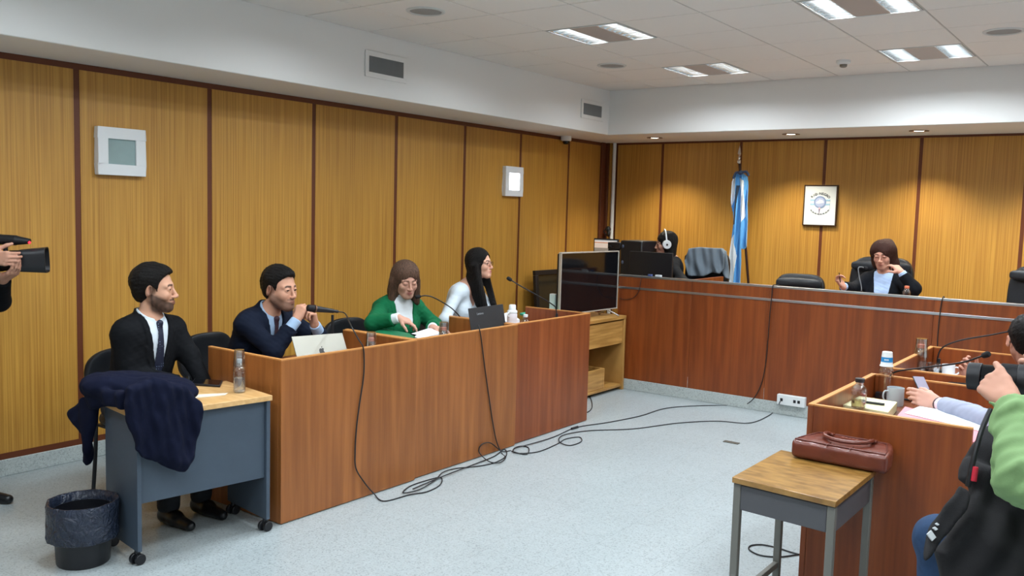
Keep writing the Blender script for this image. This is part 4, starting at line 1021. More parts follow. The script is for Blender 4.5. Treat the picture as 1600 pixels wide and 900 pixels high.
def stand(x, y, az, H, z=0):
    c, s = math.cos(az), math.sin(az); f = Vector((c, s, 0)); l = Vector((-s, c, 0)); P = Vector((x, y, z+.93)); J = dict(P=P, az=az, fz=z)
    for q, k in (('L', 1), ('R', -1)):
        K = P+f*.03+l*.10*k-Vector((0, 0, .44)); J['K'+q] = K; A = Vector((K.x, K.y, z+.09))-f*.02; J['A'+q] = A; J['T'+q] = A+f*.13-Vector((0, 0, .06))
    return J
def poly2(poly):
    """signed distance to a polygon in its plane"""
    V = np.array(poly, f4); W = np.roll(V, 1, 0)
    def f(p):
        d = np.full(len(p), 1e9, f4); s = np.ones(len(p), f4)
        for a, b in zip(V, W):
            e = b-a; w = p-a; t = np.clip((w@e)/max(float(e@e), 1e-12), 0, 1); q = w-t[:, None]*e; d = np.minimum(d, (q*q).sum(1))
            c1 = p[:, 1] >= a[1]; c2 = p[:, 1] < b[1]; c3 = e[0]*w[:, 1] > e[1]*w[:, 0]; s = np.where((c1 & c2 & c3) | (~c1 & ~c2 & ~c3), -s, s)
        return s*np.sqrt(d)
    return f
def atp(px, py, o, n):
    d = Vector(CF*FOC+CR*(px-800)-CU*(py-450)); c = Vector(CAM); return c+d*((Vector(o)-c).dot(n)/d.dot(n))
class Plane:
    """a vertical or tilted working plane in the room; polygons traced on it are given real thickness"""
    def __init__(s, o, n, up=(0, 0, 1)):
        s.o = Vector(o); s.n = Vector(n).normalized(); s.y = (Vector(up)-s.n*Vector(up).dot(s.n)).normalized(); s.x = s.y.cross(s.n)
    def px(s, pts, off=0): return [((q-s.o).dot(s.x), (q-s.o).dot(s.y)) for q in (atp(a, b, s.o+s.n*off, s.n) for a, b in pts)]
    def uvw(s, P): q = P-V3(s.o); return q@V3(s.x), q@V3(s.y), q@V3(s.n)
    def slab(s, pts, t, rad=.012, disp=None, off=0):
        poly = s.px(pts, off); g = poly2(poly)
        def f(P):
            u, v, w = s.uvw(P); w = w-off
            if disp is not None: w = w-disp(u, v)
            d2 = g(np.stack([u, v], 1))+rad; d3 = np.abs(w)-t/2+rad
            return np.minimum(np.maximum(d2, d3), 0)+np.sqrt(np.maximum(d2, 0)**2+np.maximum(d3, 0)**2)-rad
        c = [sum(q[i] for q in poly)/len(poly) for i in (0, 1)]; C = s.o+s.x*c[0]+s.y*c[1]; f.c = V3(C); f.r = max(math.hypot(q[0]-c[0], q[1]-c[1]) for q in poly)+t+.05; return f
def fbounds(*fs, pad=.03): return [min(float(f.c[i])-f.r for f in fs)-pad for i in range(3)], [max(float(f.c[i])+f.r for f in fs)+pad for i in range(3)]
def seat(x, y, az, H, lean=.0, dz=0, seatz=.55, knee=.42, twist=0):
    """joint set of a seated figure; x, y are the hips"""
    c, s = math.cos(az), math.sin(az); f = Vector((c, s, 0)); l = Vector((-s, c, 0)); P = Vector((x, y, seatz+dz))
    J = dict(P=P, az=az, fz=dz)
    for q, k in (('L', 1), ('R', -1)):
        K = P+f*knee+l*.10*k+Vector((0, 0, -.04)); J['K'+q] = K; A = Vector((K.x, K.y, dz+.09))+f*.02; J['A'+q] = A; J['T'+q] = A+f*.13-Vector((0, 0, .06))
    return J
# ------------------------------------------------------------------ man in the black suit
D2 = math.radians
H = at(242, 451, X=1.12); az = D2(4)
J = seat(H.x-.12, H.y-.05, az, H, knee=.40); J['H'] = H; J['head'] = (D2(45), .02, 0); J['N'] = H+Vector((-.030, -.015, -.165)); J['sw'] = .145
f = Vector((math.cos(az), math.sin(az), 0)); l = Vector((-math.sin(az), math.cos(az), 0))
J['EL'] = at(297, 556, X=J['N'].x+.08); J['WL'] = at(322, 606, X=1.30)
J['ER'] = at(204, 588, X=J['N'].x+.04); J['WR'] = J['ER']+f*.22+l*.14; J['WR'].z = .70
J['hands'] = [(J['WL'], Vector((.5, -.6, -.3)), (-.2, 0, -1), (1, 0, 0), dict(curl=(.4, .5, .3))), (J['WR'], f*.4+l*.8-Vector((0, 0, .2)), (0, 0, -1), f, dict(curl=(.3, .5, .3)))]
pm1 = dict(lips='8a5448', skin='c7987e', skin_mat=M_skin, beard=.95, beard_col='2a201c', brow='1e1614', nose=1.2, browt=.005, w=.97, hs=1.02)
M_tie1 = mat('navy_dotted_tie', '141b30', .55, bump=.2)
def dots(m, colr, scale=75, th=.17):
    nt = m.node_tree; N = nt.nodes; L = nt.links; v = N.new('ShaderNodeTexVoronoi'); v.inputs['Scale'].default_value = scale; v.inputs['Randomness'].default_value = .15
    tc = N.new('ShaderNodeTexCoord'); L.new(tc.outputs['Object'], v.inputs['Vector']); r = N.new('ShaderNodeValToRGB'); r.color_ramp.interpolation = 'CONSTANT'
    r.color_ramp.elements[0].color = lin(colr); r.color_ramp.elements[1].position = th; r.color_ramp.elements[1].color = N['Principled BSDF'].inputs['Base Color'].default_value[:]
    L.new(v.outputs['Distance'], r.inputs[0]); L.new(r.outputs[0], N['Principled BSDF'].inputs['Base Color'])
dots(M_tie1, '8f9fb8')
J = person('bearded man in a black suit and dotted navy tie, seated behind the small wheeled table', J, pm1,
       [shirt(M_shirtw), jacket(M_suitblk, vdepth=.36, vw=.062), tie(M_tie1), trousers(M_trousers)])
hairobj(J, pm1, hair_short(pm1), m=M_hairblk)
place(vc, (J['P'][0]-.04, J['P'][1]+.11, 0), D2(2), 'black curved-back chair of the man in the black suit', 'black visitor chairs', first=True)
# ------------------------------------------------------------------ man in the navy suit, chin on his clasped hands
H = at(438, 451, X=1.12); az = D2(4)
J = seat(H.x-.27, H.y-.06, az, H, knee=.40); J['H'] = H; J['head'] = (D2(10), .06, 0); J['N'] = H+Vector((-.09, -.03, -.150))
J['EL'] = at(507, 545, X=H.x+.14); J['ER'] = at(428, 548, X=H.x+.14); J['EL'].z = max(J['EL'].z, .79); J['ER'].z = max(J['ER'].z, .79)
J['WL'] = at(492, 508, X=H.x+.20); J['WR'] = at(463, 500, X=H.x+.18)
J['hands'] = [(J['WL'], Vector((.0, -.25, 1)), (-.2, -1, -.2), (-.9, 0, .3), dict(curls=[(1.25, 1.3, .6)]*4, thumb=(.9, .5, .6), s=.92)),
              (J['WR'], Vector((.02, .45, .9)), (-.3, 1, -.3), (-.9, 0, .3), dict(curls=[(.95, 1.3, .7)]*4, thumb=(.9, .4, .6), s=.92))]
pm2 = dict(lips='8e5a4e', skin='c4937a', skin_mat=M_skin, beard=.65, beard_col='3a2e2a', brow='120d0c', browt=.0055, chub=.8, w=1.05, jaw=1.12, fat=.012, lid=.2, hair_th=.014, hs=1.04)
J = person('dark-haired man in a navy suit with clasped hands at his chin, behind the silver laptop', J, pm2,
       [shirt(M_shirtb, cuff=-.004, armr=(.050, .042, .034)), jacket(M_suitnavy, cuff=.06, armr=(.062, .054, .044), seed=5, vdepth=.3, vw=.06), tie(mat('burgundy_tie', '3b2530', .6)), trousers(M_trousers)])
hairobj(J, pm2, hair_short(pm2), m=M_hairblk)
place(vc, (J['P'][0]-.06, J['P'][1]-.03, 0), D2(2), 'black curved-back chair of the man in the navy suit', 'black visitor chairs')
# ------------------------------------------------------------------ woman in the green jacket, reading
H = at(634, 437, X=1.10); az = D2(-14)
J = seat(H.x-.22, H.y+.04, az, H, knee=.40); J['H'] = H; J['head'] = (D2(-24), .30, .02); J['N'] = H+Vector((-.085, .02, -.150))
J['ER'] = at(583, 505, X=1.18); J['WR'] = at(622, 497, X=1.36); J['EL'] = at(679, 512, X=1.14); J['WL'] = at(676, 512, X=1.42)
J['ER'].z = max(J['ER'].z, .79); J['EL'].z = max(J['EL'].z, .79); J['WL'].z = max(J['WL'].z, .775)
J['hands'] = [(J['WR'], at(650, 506, X=1.44)-J['WR'], (-.2, .2, -1), (1, .3, 0), dict(curls=[(.25, .35, .3), (.35, .4, .3), (.5, .5, .4), (.6, .6, .4)], spread=.10, s=.9)),
              (J['WL'], Vector((.5, .35, -.08)), (0, 0, -1), (.8, -.6, 0), dict(curl=(.35, .5, .4), s=.85))]
pw1 = dict(skin='c29480', skin_mat=M_skin, fem=1, lips='a05a56', brow='4a342a', lid=1.0, lash=.5, chub=.5, w=1.0, hs=1.0, hlen=.17, hwid=.102, flare=.012, bangs=.052, hopen=.056, drapes=[((-.01, -.085, -.02), (.015, -.098, -.17), .030, .024), ((-.01, .085, -.02), (.015, .098, -.17), .030, .024)])
J = person('woman in a green jacket and white turtleneck reading papers, with shoulder-length brown hair', J, pw1,
       [shirt(M_turtle, collar=False, roll=True, neckr=.048, cuff=-.01, armr=(.048, .042, .034), inf=.008), jacket(M_green, vdepth=.5, vw=.078, open_=True, lapel=True, cuff=.035, armr=(.060, .054, .046), seed=7, lap=.05), trousers(M_trousers)])
M_hairombre = hairmat('ombre_hair', '5a4234', .5, bump=1.0, bscale=60, stretch=(9, 9, 1.5), spec=.3, var=.45, vscale=14)
hairobj(J, pw1, hair_long(pw1), rad=.27, m=M_hairombre)
place(vc, (J['P'][0]-.08, J['P'][1]-.10, 0), D2(-8), 'black curved-back chair of the woman in the green jacket', 'black visitor chairs')
# ------------------------------------------------------------------ woman in the white top with glasses
H = at(750, 412, X=1.08); az = D2(8)
J = seat(H.x-.28, H.y-.10, az, H, knee=.40); J['H'] = H; J['head'] = (D2(14), -.06, 0); J['N'] = H+Vector((-.08, -.05, -.165))
J['ER'] = at(694, 500, X=1.06); J['WR'] = Vector((1.36, 3.98, .79))
J['EL'] = at(775, 505, X=1.20); J['EL'].z = max(J['EL'].z, .79); J['WL'] = at(760, 512, X=1.42); J['WL'].z = .78
J['hands'] = [(J['WR'], (1, .4, 0), (0, 0, -1), (0, 1, 0), dict(curl=(.3, .5, .4), s=.85)), (J['WL'], (1, -.3, 0), (0, 0, -1), (0, -1, 0), dict(curl=(.3, .5, .4), s=.85))]
pw2 = dict(skin='cf9f88', skin_mat=M_skin, fem=1, lips='b0605c', brow='1e1614', w=.93, jaw=.9, nose=.9, hs=.95, hlen=.20, hwid=.090, bangs=.075, hopen=.066, fshift=0,
           drapes=[((-.01, -.080, -.02), (.060, -.075, -.34), .034, .030), ((-.01, .075, -.02), (.085, .060, -.34), .032, .028), ((-.05, -.06, -.1), (.01, -.055, -.33), .045, .038)])
M_top = mat('white_top_cloth', 'cbd6de', .8, bump=.3, bscale=600)
J = person('woman in a white top and dark-rimmed glasses with long black hair, behind the black laptop', J, pw2,
       [shirt(M_top, collar=False, inf=.006, armr=(.048, .041, .031), cuff=.02, scoop=(.070, .17), neckr=.046, fold=.002), trousers(M_trousers)])
hairobj(J, pw2, hair_long(pw2), rad=.42, m=M_hairblk, h=.0035)
add_glasses(J, mat('glasses_rim', '2a1c20', .3), x=.100)
e = MB(); p = J['hd']((.0, -.078, -.05)); e.tube([p, p-Vector((0, 0, .07))], .002); e.ball(p-Vector((0, 0, .075)), .006); e.build('earring', M_chrome, J['r'])
place(vc, (J['P'][0]-.06, J['P'][1]+.0, 0), D2(8), 'black curved-back chair of the woman with glasses', 'black visitor chairs')
# ------------------------------------------------------------------ clerk with headphones at the monitors
H = at(1040, 381, Y=6.95); az = D2(205)
J = seat(H.x+.10, H.y, az, H, knee=.40, dz=PZ, seatz=.53); J['H'] = H; J['head'] = (D2(214), .10, 0); J['N'] = H+Vector((.07, .03, -.155))
J['EL'] = at(1070, 452, Y=6.75); J['WL'] = J['EL']+Vector((-.24, -.02, .02)); J['ER'] = J['N']+Vector((-.05, .2, -.3)); J['WR'] = J['ER']+Vector((-.24, -.05, .02))
for q in ('EL', 'WL', 'ER', 'WR'): J[q].z = max(J[q].z, .985)
J['hands'] = [(J['WL'], (-1, 0, 0), (0, 0, -1), (0, 1, 0), dict(curl=(.3, .5, .4), s=.85)), (J['WR'], (-1, 0, 0), (0, 0, -1), (0, -1, 0), dict(curl=(.3, .5, .4), s=.85))]
pw3 = dict(skin='b98a74', skin_mat=M_skin, fem=1, lips='a05a56', brow='1e1614', w=.95, jaw=.92, hs=.97, hlen=.24, hwid=.094, bangs=.058, hopen=.060, res=.004)
J = person('clerk in black with long dark hair and silver headphones, behind the bench monitors', J, pw3,
       [shirt(mat('black_top_cloth', '0c0d10', .85), collar=False, inf=.010, armr=(.054, .046, .034), neckr=.048, h=.006), trousers(M_trousers)])
hairobj(J, pw3, hair_long(pw3), rad=.34, m=M_hairblk, h=.004)
hp = MB(); M_hph = mat('silver_headphones', 'd2d6d8', .3, .1)
hp.tube([J['hd']((.0, .112*math.cos(a), .0+.150*math.sin(a))) for a in [PI*k/20 for k in range(21)]], .008)
o = hp.build('headphones', M_hph, J['r'])
for s in (1, -1): MB().cyl(J['hd']((.0, s*.088, -.005)), J['hd']((.0, s*.122, -.005)), .047, .042, n=26).build('ear_cup', M_hph, o, bevel=.004)
lg = MB(); lg.ball(J['hd']((.0, .1225, -.005)), .010); lg.build('ear_cup_mark', M_black, o)
# ------------------------------------------------------------------ judge
H = at(1380, 398, Y=6.86); az = D2(-86)
J = seat(H.x+.0, H.y+.17, az, H, knee=.38, dz=PZ, seatz=.55); J['H'] = H; J['head'] = (D2(-92), .24, .03); J['N'] = H+Vector((.01, .05, -.170))
J['ER'] = at(1334, 452, Y=6.80); J['WR'] = at(1322, 451, Y=6.50); J['WR'] = at(1318, 448, Y=6.52)
J['EL'] = at(1428, 452, Y=6.68); J['WL'] = at(1409, 426, Y=6.66)
J['EL'].z = max(J['EL'].z, .985)
J['hands'] = [(J['WR'], at(1309, 436, Y=6.50)-J['WR'], (1, -.2, 0), (0, -1, .4), dict(curls=[(.7, .8, .5), (1.0, .9, .5), (1.2, 1.0, .6), (1.3, 1.0, .6)], s=.9)),
              (J['WL'], at(1391, 408, Y=6.70)-J['WL'], (-.3, .4, -1), (-.3, -.8, .1), dict(curls=[(.4, .6, .5), (.5, .7, .5), (.7, .8, .5), (.8, .8, .5)], s=.9))]
pw4 = dict(skin='c4917c', skin_mat=M_skin, fem=1, lips='a05a50', brow='4a342a', lid=.8, w=.98, hs=.99, hlen=.15, hwid=.108, flare=.006, bangs=.044, hopen=.056, wave=.009, res=.004)
M_blazer = mat('black_blazer_cloth', '0c0f15', .85, spec=.2)
J = person('judge with wavy brown hair, black blazer and light blue shirt, hand at her cheek', J, pw4,
       [shirt(mat('light_blue_shirt_cloth', 'a9c0e2', .75), inf=.010, neckr=.047, fold=.003), jacket(M_blazer, vdepth=.5, vw=.075, open_=True, cuff=.02, armr=(.062, .056, .046), seed=11, h=.006, lapel=False), trousers(M_trousers)])
M_hairchest = hairmat('chestnut_hair', '3c2018', .5, bump=1.0, bscale=60, stretch=(9, 9, 1.5), spec=.3, var=.45, vscale=30)
hairobj(J, pw4, hair_long(pw4), rad=.25, m=M_hairchest, h=.0035)
add_glasses(J, mat('thin_rim', '6a4a44', .3, .4), rx=.020, rz=.014, rr=.0007)
pn = MB().cyl(at(1313, 441, Y=6.48), at(1311, 426, Y=6.44), .004, n=8); o = pn.build('pen', M_black, None); tag(o, 'dark pen held upright in the raised hand of the judge', 'pen')
# ------------------------------------------------------------------ camera operator at the left edge of the photo
az = D2(30); H = at(-62, 372, D=4.62)
J = stand(H.x-.05, H.y-.02, az, H); J['P'].z = .90; J['H'] = H; J['head'] = (D2(34), .05, 0); J['N'] = H+Vector((-.03, -.01, -.17)); J['N'].z = H.z-.17
J['EL'] = at(-2, 470, D=4.66); J['WL'] = at(4, 436, D=4.52); J['ER'] = at(-40, 470, D=4.40); J['WR'] = at(-16, 402, D=4.42)
J['TL'] = at(2, 778, Z=.03); J['AL'] = J['TL']-Vector((math.cos(az), math.sin(az), 0))*.13+Vector((0, 0, .06)); J['KL'] = J['AL']+Vector((-.02, -.01, .42))
J['hands'] = [(J['WL'], at(14, 430, D=4.5)-J['WL'], (0, 0, 1), (.3, -1, 0), dict(curls=[(.3, .5, .4)]*4, s=.95)),
              (J['WR'], at(8, 404, D=4.42)-J['WR'], (-.3, 1, 0), (0, 0, 1), dict(curls=[(.6, .8, .5)]*4, s=.95))]
pc = dict(skin='b98a74', skin_mat=M_skin, brow='1e1614', res=.004)
J = person('camera operator in black at the left edge, only arms and a shoe in view', J, pc, [shirt(M_suitblk, inf=.012, armr=(.060, .054, .042), collar=False, cuff=.01, neckr=.052, h=.006), trousers(M_trousers)])
hairobj(J, pc, hair_short(pc), m=M_hairblk, h=.004)
cf = (at(74, 406, D=4.58)-at(5, 408, D=4.52)).normalized(); a = at(74, 406, D=4.58); r = empty('video_camera', a-cf*.3, 'black video camera with a large lens hood held up at the left edge', 'video camera')
s_, u_, d_ = frame(cf); R = Matrix((s_, u_, d_)).transposed()
def ringbox(w, h, t, z0, z1, k=1.0):
    q = MB(); m = 28; P = []
    for (z, s) in ((z0, k), (z1, 1.0)):
        for inner in (0, 1):
            for j in range(m):
                an = 2*PI*j/m; ca, sa = math.cos(an), math.sin(an); rr = (abs(ca)**5+abs(sa)**5)**(-1/5); P.append(a+R@Vector((rr*ca*(w*s-t*inner), rr*sa*(h*s-t*inner), z)))
    F = []
    for j in range(m):
        l = (j+1) % m; F += [(j, l, 2*m+l, 2*m+j), (m+j, 3*m+j, 3*m+l, m+l), (j, m+j, m+l, l), (2*m+j, 2*m+l, 3*m+l, 3*m+j)]
    return q.add(P, F)
ringbox(.062, .066, .005, -.12, 0, .86).build('lens_hood', M_black, r)
ln = MB(); prof = [(.050, -.11), (.054, -.13), (.054, -.17), (.050, -.175), (.050, -.25), (.046, -.255), (.046, -.32)]
for (p0, p1) in zip(prof[:-1], prof[1:]): ln.cyl(a+cf*p0[1], a+cf*p1[1], p0[0], p1[0], n=28)
for k in range(40): an = 2*PI*k/40; ln.obox(a+cf*-.222+R@Vector((math.cos(an)*.0505, math.sin(an)*.0505, 0)), (.002, .002, .02), R@Matrix.Rotation(an, 3, 'Z'))
ln.build('lens', M_black, r)
MB().cyl(a-cf*.112, a-cf*.109, .048, n=28).build('front_glass', M_blackgl, r)
MB().obox(a-cf*.45+R@Vector((0, .01, 0)), (.06, .085, .15), R).build('camera_body', M_black, r, bevel=.015)
up = Vector((0, 0, 1)); hb = a-cf*.19
mo = MB().tube(catmull([hb+up*.04, hb+up*.08, hb+up*.10+cf*.01]), .012); mo.build('handle_post', M_black, r)
mic = MB(); m0 = at(47, 377, D=4.5); m1 = at(-30, 372, D=4.5); md = (m1-m0).normalized()
mic.cyl(m0, m0+md*.07, .013, .024, n=18); mic.cyl(m0+md*.07, m0+md*.17, .026, n=18); mic.cyl(m0+md*.17, m1, .022, .020, n=18); mic.build('top_light', M_black, r)
MB().ball(m0+Vector((.006, -.006, -.006)), .0065).build('red_lamp', mat('red_led', 'ff2030', .4, emit=4), r)
# ------------------------------------------------------------------ person behind the far right desk, seen from behind
H = at(1604, 533, Y=3.95); az = D2(140)
J = seat(H.x+.22, H.y-.02, az, H, knee=.36); J['H'] = H; J['head'] = (D2(106), .16, 0); J['N'] = H+Vector((.055, -.01, -.165))
J['ER'] = J['N']+Vector((-.20, .16, -.30)); J['EL'] = J['N']+Vector((-.12, -.22, -.28)); J['WL'] = J['EL']+Vector((-.24, -.02, -.0)); J['EL'].z = J['WL'].z = .80
J['WR'] = at(1520, 596, Y=4.1)
J['hands'] = [(J['WR'], at(1503, 566, Y=4.1)-J['WR'], (.5, -1, .3), (-.6, 0, 1), dict(curls=[(.5, .8, .5), (.7, .9, .6), (.8, 1., .6), (.9, 1., .6)], thumb=(.9, .3, .3), s=1.0)),
              (J['WL'], (-1, 0, 0), (0, 0, -1), (0, 1, 0), dict(curl=(.3, .5, .4)))]
p5 = dict(skin='c08c78', skin_mat=M_skin, brow='1e1614', res=.004)
J = person('person with short dark hair and glasses behind the far right desk, hand raised', J, p5, [shirt(M_suitblk, inf=.012, armr=(.056, .048, .038), collar=False, neckr=.052, h=.006), trousers(M_trousers)])
hairobj(J, p5, hair_short(p5), m=M_hairblk, h=.004); add_glasses(J, mat('brown_rim', '3a2a22', .3), rr=.0014)
# ------------------------------------------------------------------ person with the grey-blue sleeve at the near right desk
az = D2(176); H = Vector((5.36, 3.02, 1.25))
J = seat(5.48, 3.02, az, H, knee=.40); J['H'] = H; J['head'] = (D2(178), .3, 0); J['N'] = H+Vector((.06, 0, -.165))
J['WR'] = at(1467, 631, Z=.825); J['ER'] = at(1563, 662, Z=.83); J['WL'] = Vector((5.12, 2.80, .70)); J['EL'] = Vector((5.36, 2.76, .80))
hd_ = at(1430, 619, Z=.845)-J['WR']
J['hands'] = [(J['WR'], hd_, (-.1, .9, -.35), (-.2, .4, .8), dict(curls=[(.25, .5, .4), (.4, .6, .5), (.5, .7, .5), (.6, .7, .5)], thumb=(1.1, .5, .4), s=1.0)),
              (J['WL'], (-1, 0, 0), (0, 0, -1), (0, 1, 0), dict(curl=(.3, .5, .4)))]
p6 = dict(skin='c99a88', skin_mat=M_skin, fem=1, brow='1e1614', res=.004)
M_sleeve = mat('grey_blue_cloth', '9499ac', .8, bump=.3, bscale=500)
J = person('person in a grey-blue jacket whose forearm reaches over the pink folder, holding a phone', J, p6,
       [shirt(mat('pink_cuff_cloth', 'e2c4cc', .8), collar=False, inf=.006, cuff=.006, armr=(.044, .038, .032), neckr=.05), jacket(M_sleeve, cuff=.045, armr=(.054, .048, .037), seed=13, h=.005), trousers(M_trousers)])
hairobj(J, p6, hair_short(p6), m=M_hairblk, h=.004)
d = (J['arms'][1][2]-J['arms'][1][1]).normalized(); wv = J['arms'][1][2]-d*.004; s_, u_, _ = frame(d)
MB().tube([wv+s_*.031*math.cos(a)+u_*.029*math.sin(a) for a in [2*PI*k/28 for k in range(29)]], .0035).build('bracelet', mat('beaded_bracelet', '4a3a3c', .3), J['r'])
k = J['arms'][1][2]+Vector(hd_).normalized()*.10
# phone held in that hand
c = at(1439, 599, Z=.885); r = empty('smartphone', c, 'smartphone held upright in a hand over the near right desk', 'phone')
dirp = (at(1434, 585, Z=.90)-at(1446, 611, Z=.84)).normalized(); R = Matrix((Vector(CR), Vector(CR).cross(dirp)*-1, dirp)).transposed()
sx = Vector(CR); sx = (sx-dirp*sx.dot(dirp)).normalized(); ny = dirp.cross(sx); R = Matrix((sx, ny, dirp)).transposed()
MB().obox(c, (.027, .004, .050), R).build('phone_body', M_black, r, bevel=.003); MB().obox(c-ny*-.0045, (.0245, .0004, .046), R).build('screen', mat('phone_screen', 'b9b2c4', .2, emit=.15), r); MB().obox(c-ny*.0045, (.0245, .0004, .046), R).build('back_glass', mat('phone_back', '8d8796', .15), r)
# ------------------------------------------------------------------ photographer in the green jacket, right edge
az = D2(172); H = at(1700, 520, D=2.52)
J = seat(5.52, 1.72, D2(150), H, knee=.42, seatz=.56); J['az'] = D2(160); J['H'] = H; J['head'] = (D2(168), .05, 0); J['N'] = H+Vector((.07, 0, -.17))
J['KL'] = at(1466, 842, D=2.92); J['KR'] = J['KL']+Vector((.10, .22, .0)); 
for q in 'LR': J['A'+q] = Vector((J['K'+q].x+.04, J['K'+q].y, .09)); J['T'+q] = J['A'+q]+Vector((-.12, .03, -.06))
J['WL'] = at(1580, 628, D=2.34); J['EL'] = at(1606, 742, D=2.22); J['WR'] = at(1650, 600, D=2.5); J['ER'] = at(1700, 700, D=2.5); J['SL'] = at(1700, 640, D=2.26)
J['hands'] = [(J['WL'], at(1550, 600, D=2.40)-J['WL'], Vector(CU)*.3+Vector(CF)*.9, Vector(CU)*1.0+Vector(CF)*-.5, dict(curls=[(.9, .9, .5)]*4, thumb=(1.3, -.0, .1), s=1.0)),
              (J['WR'], at(1610, 580, D=2.5)-J['WR'], Vector(CF)*-1, (0, 0, 1), dict(curl=(.6, .8, .5)))]
p7 = dict(skin='b98a76', skin_mat=M_skin, brow='1e1614')
M_gj = mat('light_green_cloth', '71905e', .75, bump=.2, bscale=300)
def puffy(J, p):
    f0 = upper(J, .03, (.085, .075, .050), cuff=.0, fold=.010, seed=17, hem=-.05)
    lo, hi = bounds(J, .2); sdf_obj('jacket', f0, lo, hi, .005, M_gj, J['r'])
M_jeans = mat('blue_jeans', '1e3858', .85, bump=.4, bscale=500, var=.15, vscale=30)
J = person('photographer in a light green jacket and jeans at the right edge, holding a long lens', J, p7, [puffy, trousers(M_jeans)])
hairobj(J, p7, hair_short(p7), m=M_hairblk, h=.004)
a = at(1513, 587, D=2.52); b = at(1618, 597, D=2.42); r = empty('photo_camera', b, 'black photo camera with a long lens held by the green-sleeved photographer', 'camera')
d = (b-a).normalized(); L = (b-a).length
def lz(z0, z1, r0, r1, nm, m=M_black, bv=0): MB().cyl(a+d*z0, a+d*z1, r0, r1, n=40).build(nm, m, r, bevel=bv)
lz(0, .035, .038, .039, 'lens_hood', bv=.002); lz(.0355, .075, .036, .036, 'lens_barrel', M_blackgl, .002); lz(.0755, L*.75, .041, .043, 'zoom_ring', bv=.002); lz(L*.75+.0005, L, .046, .044, 'lens_mount', bv=.002)
rb = MB(); s_, u_, _ = frame(d)
for k in range(60):
    an = 2*PI*k/60; rb.obox(a+d*.105+s_*math.cos(an)*.0425+u_*math.sin(an)*.0425, (.0012, .0012, .022), Matrix((s_, u_, d)).transposed()@Matrix.Rotation(an, 3, 'Z'))
rb.build('rubber_grip', M_black, r)
R = Matrix((s_, u_, d)).transposed(); MB().obox(b+d*.035, (.075, .055, .033), R).build('camera_body', M_black, r, bevel=.01); MB().obox(b+d*.03+u_*.065, (.03, .02, .03), R).build('viewfinder', M_black, r, bevel=.008)
# chair of the photographer and of the two people at the right desks
place(vc, (5.62, 1.64, 0), D2(155), 'black visitor chair under the photographer at the right edge', 'black visitor chairs')
place(vc, (5.60, 3.02, 0), PI, 'black visitor chair of the person in the grey-blue jacket', 'black visitor chairs')
place(vc, (J['Hc'].x*0+5.62, 4.0, 0), PI, 'black visitor chair of the person with glasses at the far right desk', 'black visitor chairs')
# ------------------------------------------------------------------ flag, coats and other cloth
M_fabric_attr = mat('flag_satin', 'ffffff', .5, attr='col', sheen=.3)
pl = Plane((fb.x, 7.58, 1.5), (0, -1, 0))
FPX = [(1149, 270), (1158, 266), (1167, 276), (1168, 300), (1168, 382), (1162, 390), (1159, 388), (1158, 462), (1139, 462), (1140, 400), (1145, 350), (1143, 310), (1144, 284)]
fold = lambda u, v: .022*np.sin(u*95+v*2.2+.6)+.010*np.sin(u*190-v*5)
fs = pl.slab(FPX, .020, .006, fold)
wh1 = poly2(pl.px([(1156, 278), (1163, 282), (1164, 338), (1158, 352)])); wh2 = poly2(pl.px([(1146, 366), (1152, 400), (1143, 470), (1130, 470), (1132, 400)])); wh3 = poly2(pl.px([(1143, 280), (1151, 276), (1149, 300), (1144, 322)])); dk = poly2(pl.px([(1152, 290), (1156, 290), (1148, 350), (1144, 352)]))
def fcol(vs):
    u, v, w_ = pl.uvw(vs); q = np.stack([u, v], 1); c = np.tile(lc('4f9ad8'), (len(vs), 1))
    for g in (wh1, wh2, wh3): c[g(q) < 0] = lc('e6ecf0')
    c[dk(q) < 0] = lc('24384c'); return c
lo, hi = fbounds(fs); lo[1] = 7.48; hi[1] = 7.68; lo[2] = .85
o = sdf_obj('national_flag', fs, lo, hi, .004, M_fabric_attr, None, fcol)
tag(o, 'light blue and white flag hanging in folds from the dark pole', 'flag')
q = at(1157, 270, Y=7.52); bw = MB(); bw.ball(q, (.03, .022, .02)); bw.tube(catmull([q, q+Vector((-.05, 0, .0)), q+Vector((-.075, 0, -.06))]), .012); bw.tube(catmull([q, q+Vector((.06, 0, .01)), q+Vector((.09, 0, -.03))]), .013)
bw.build('tie_ribbon', mat('ribbon_navy', '2a3c58', .5), o)
# grey jacket over the clerk's spare chair
M_greycoat = mat('grey_coat_cloth', '66727c', .9, bump=.4, bscale=300)
cp = Vector(CH); bz = cp+Vector((0, .23, 0)); pl = Plane((cp.x, cp.y+.035, 1.1), (.25, -1, 0))
fd = lambda u, v: .012*np.sin(u*38+3*np.sin(v*9))+.008*np.sin(u*75+v*14)
A1 = pl.slab([(1078, 388), (1092, 386), (1128, 388), (1133, 396), (1131, 420), (1125, 428), (1112, 426), (1100, 432), (1075, 431), (1069, 408), (1073, 396)], .03, .012, fd, off=.02)
A2 = pl.slab([(1124, 390), (1135, 392), (1138, 412), (1140, 437), (1133, 434), (1128, 425), (1124, 408)], .04, .014, fd, off=-.03)
A3 = pl.slab([(1078, 388), (1128, 388), (1134, 394), (1132, 400), (1074, 400)], .20, .04, None, off=-.17)
A4 = pl.slab([(1078, 390), (1130, 390), (1132, 432), (1075, 430)], .02, .01, fd, off=-.29)
cf_ = U(.02, A1, A2, A3, A4); lo, hi = fbounds(A1, A2)
lo[1] = cp.y-.1; hi[1] = cp.y+.5
o = sdf_obj('draped_jacket', cf_, lo, hi, .005, M_greycoat, None, None); tag(o, 'grey jacket draped over the chair back between the clerk and the flag', 'jacket')
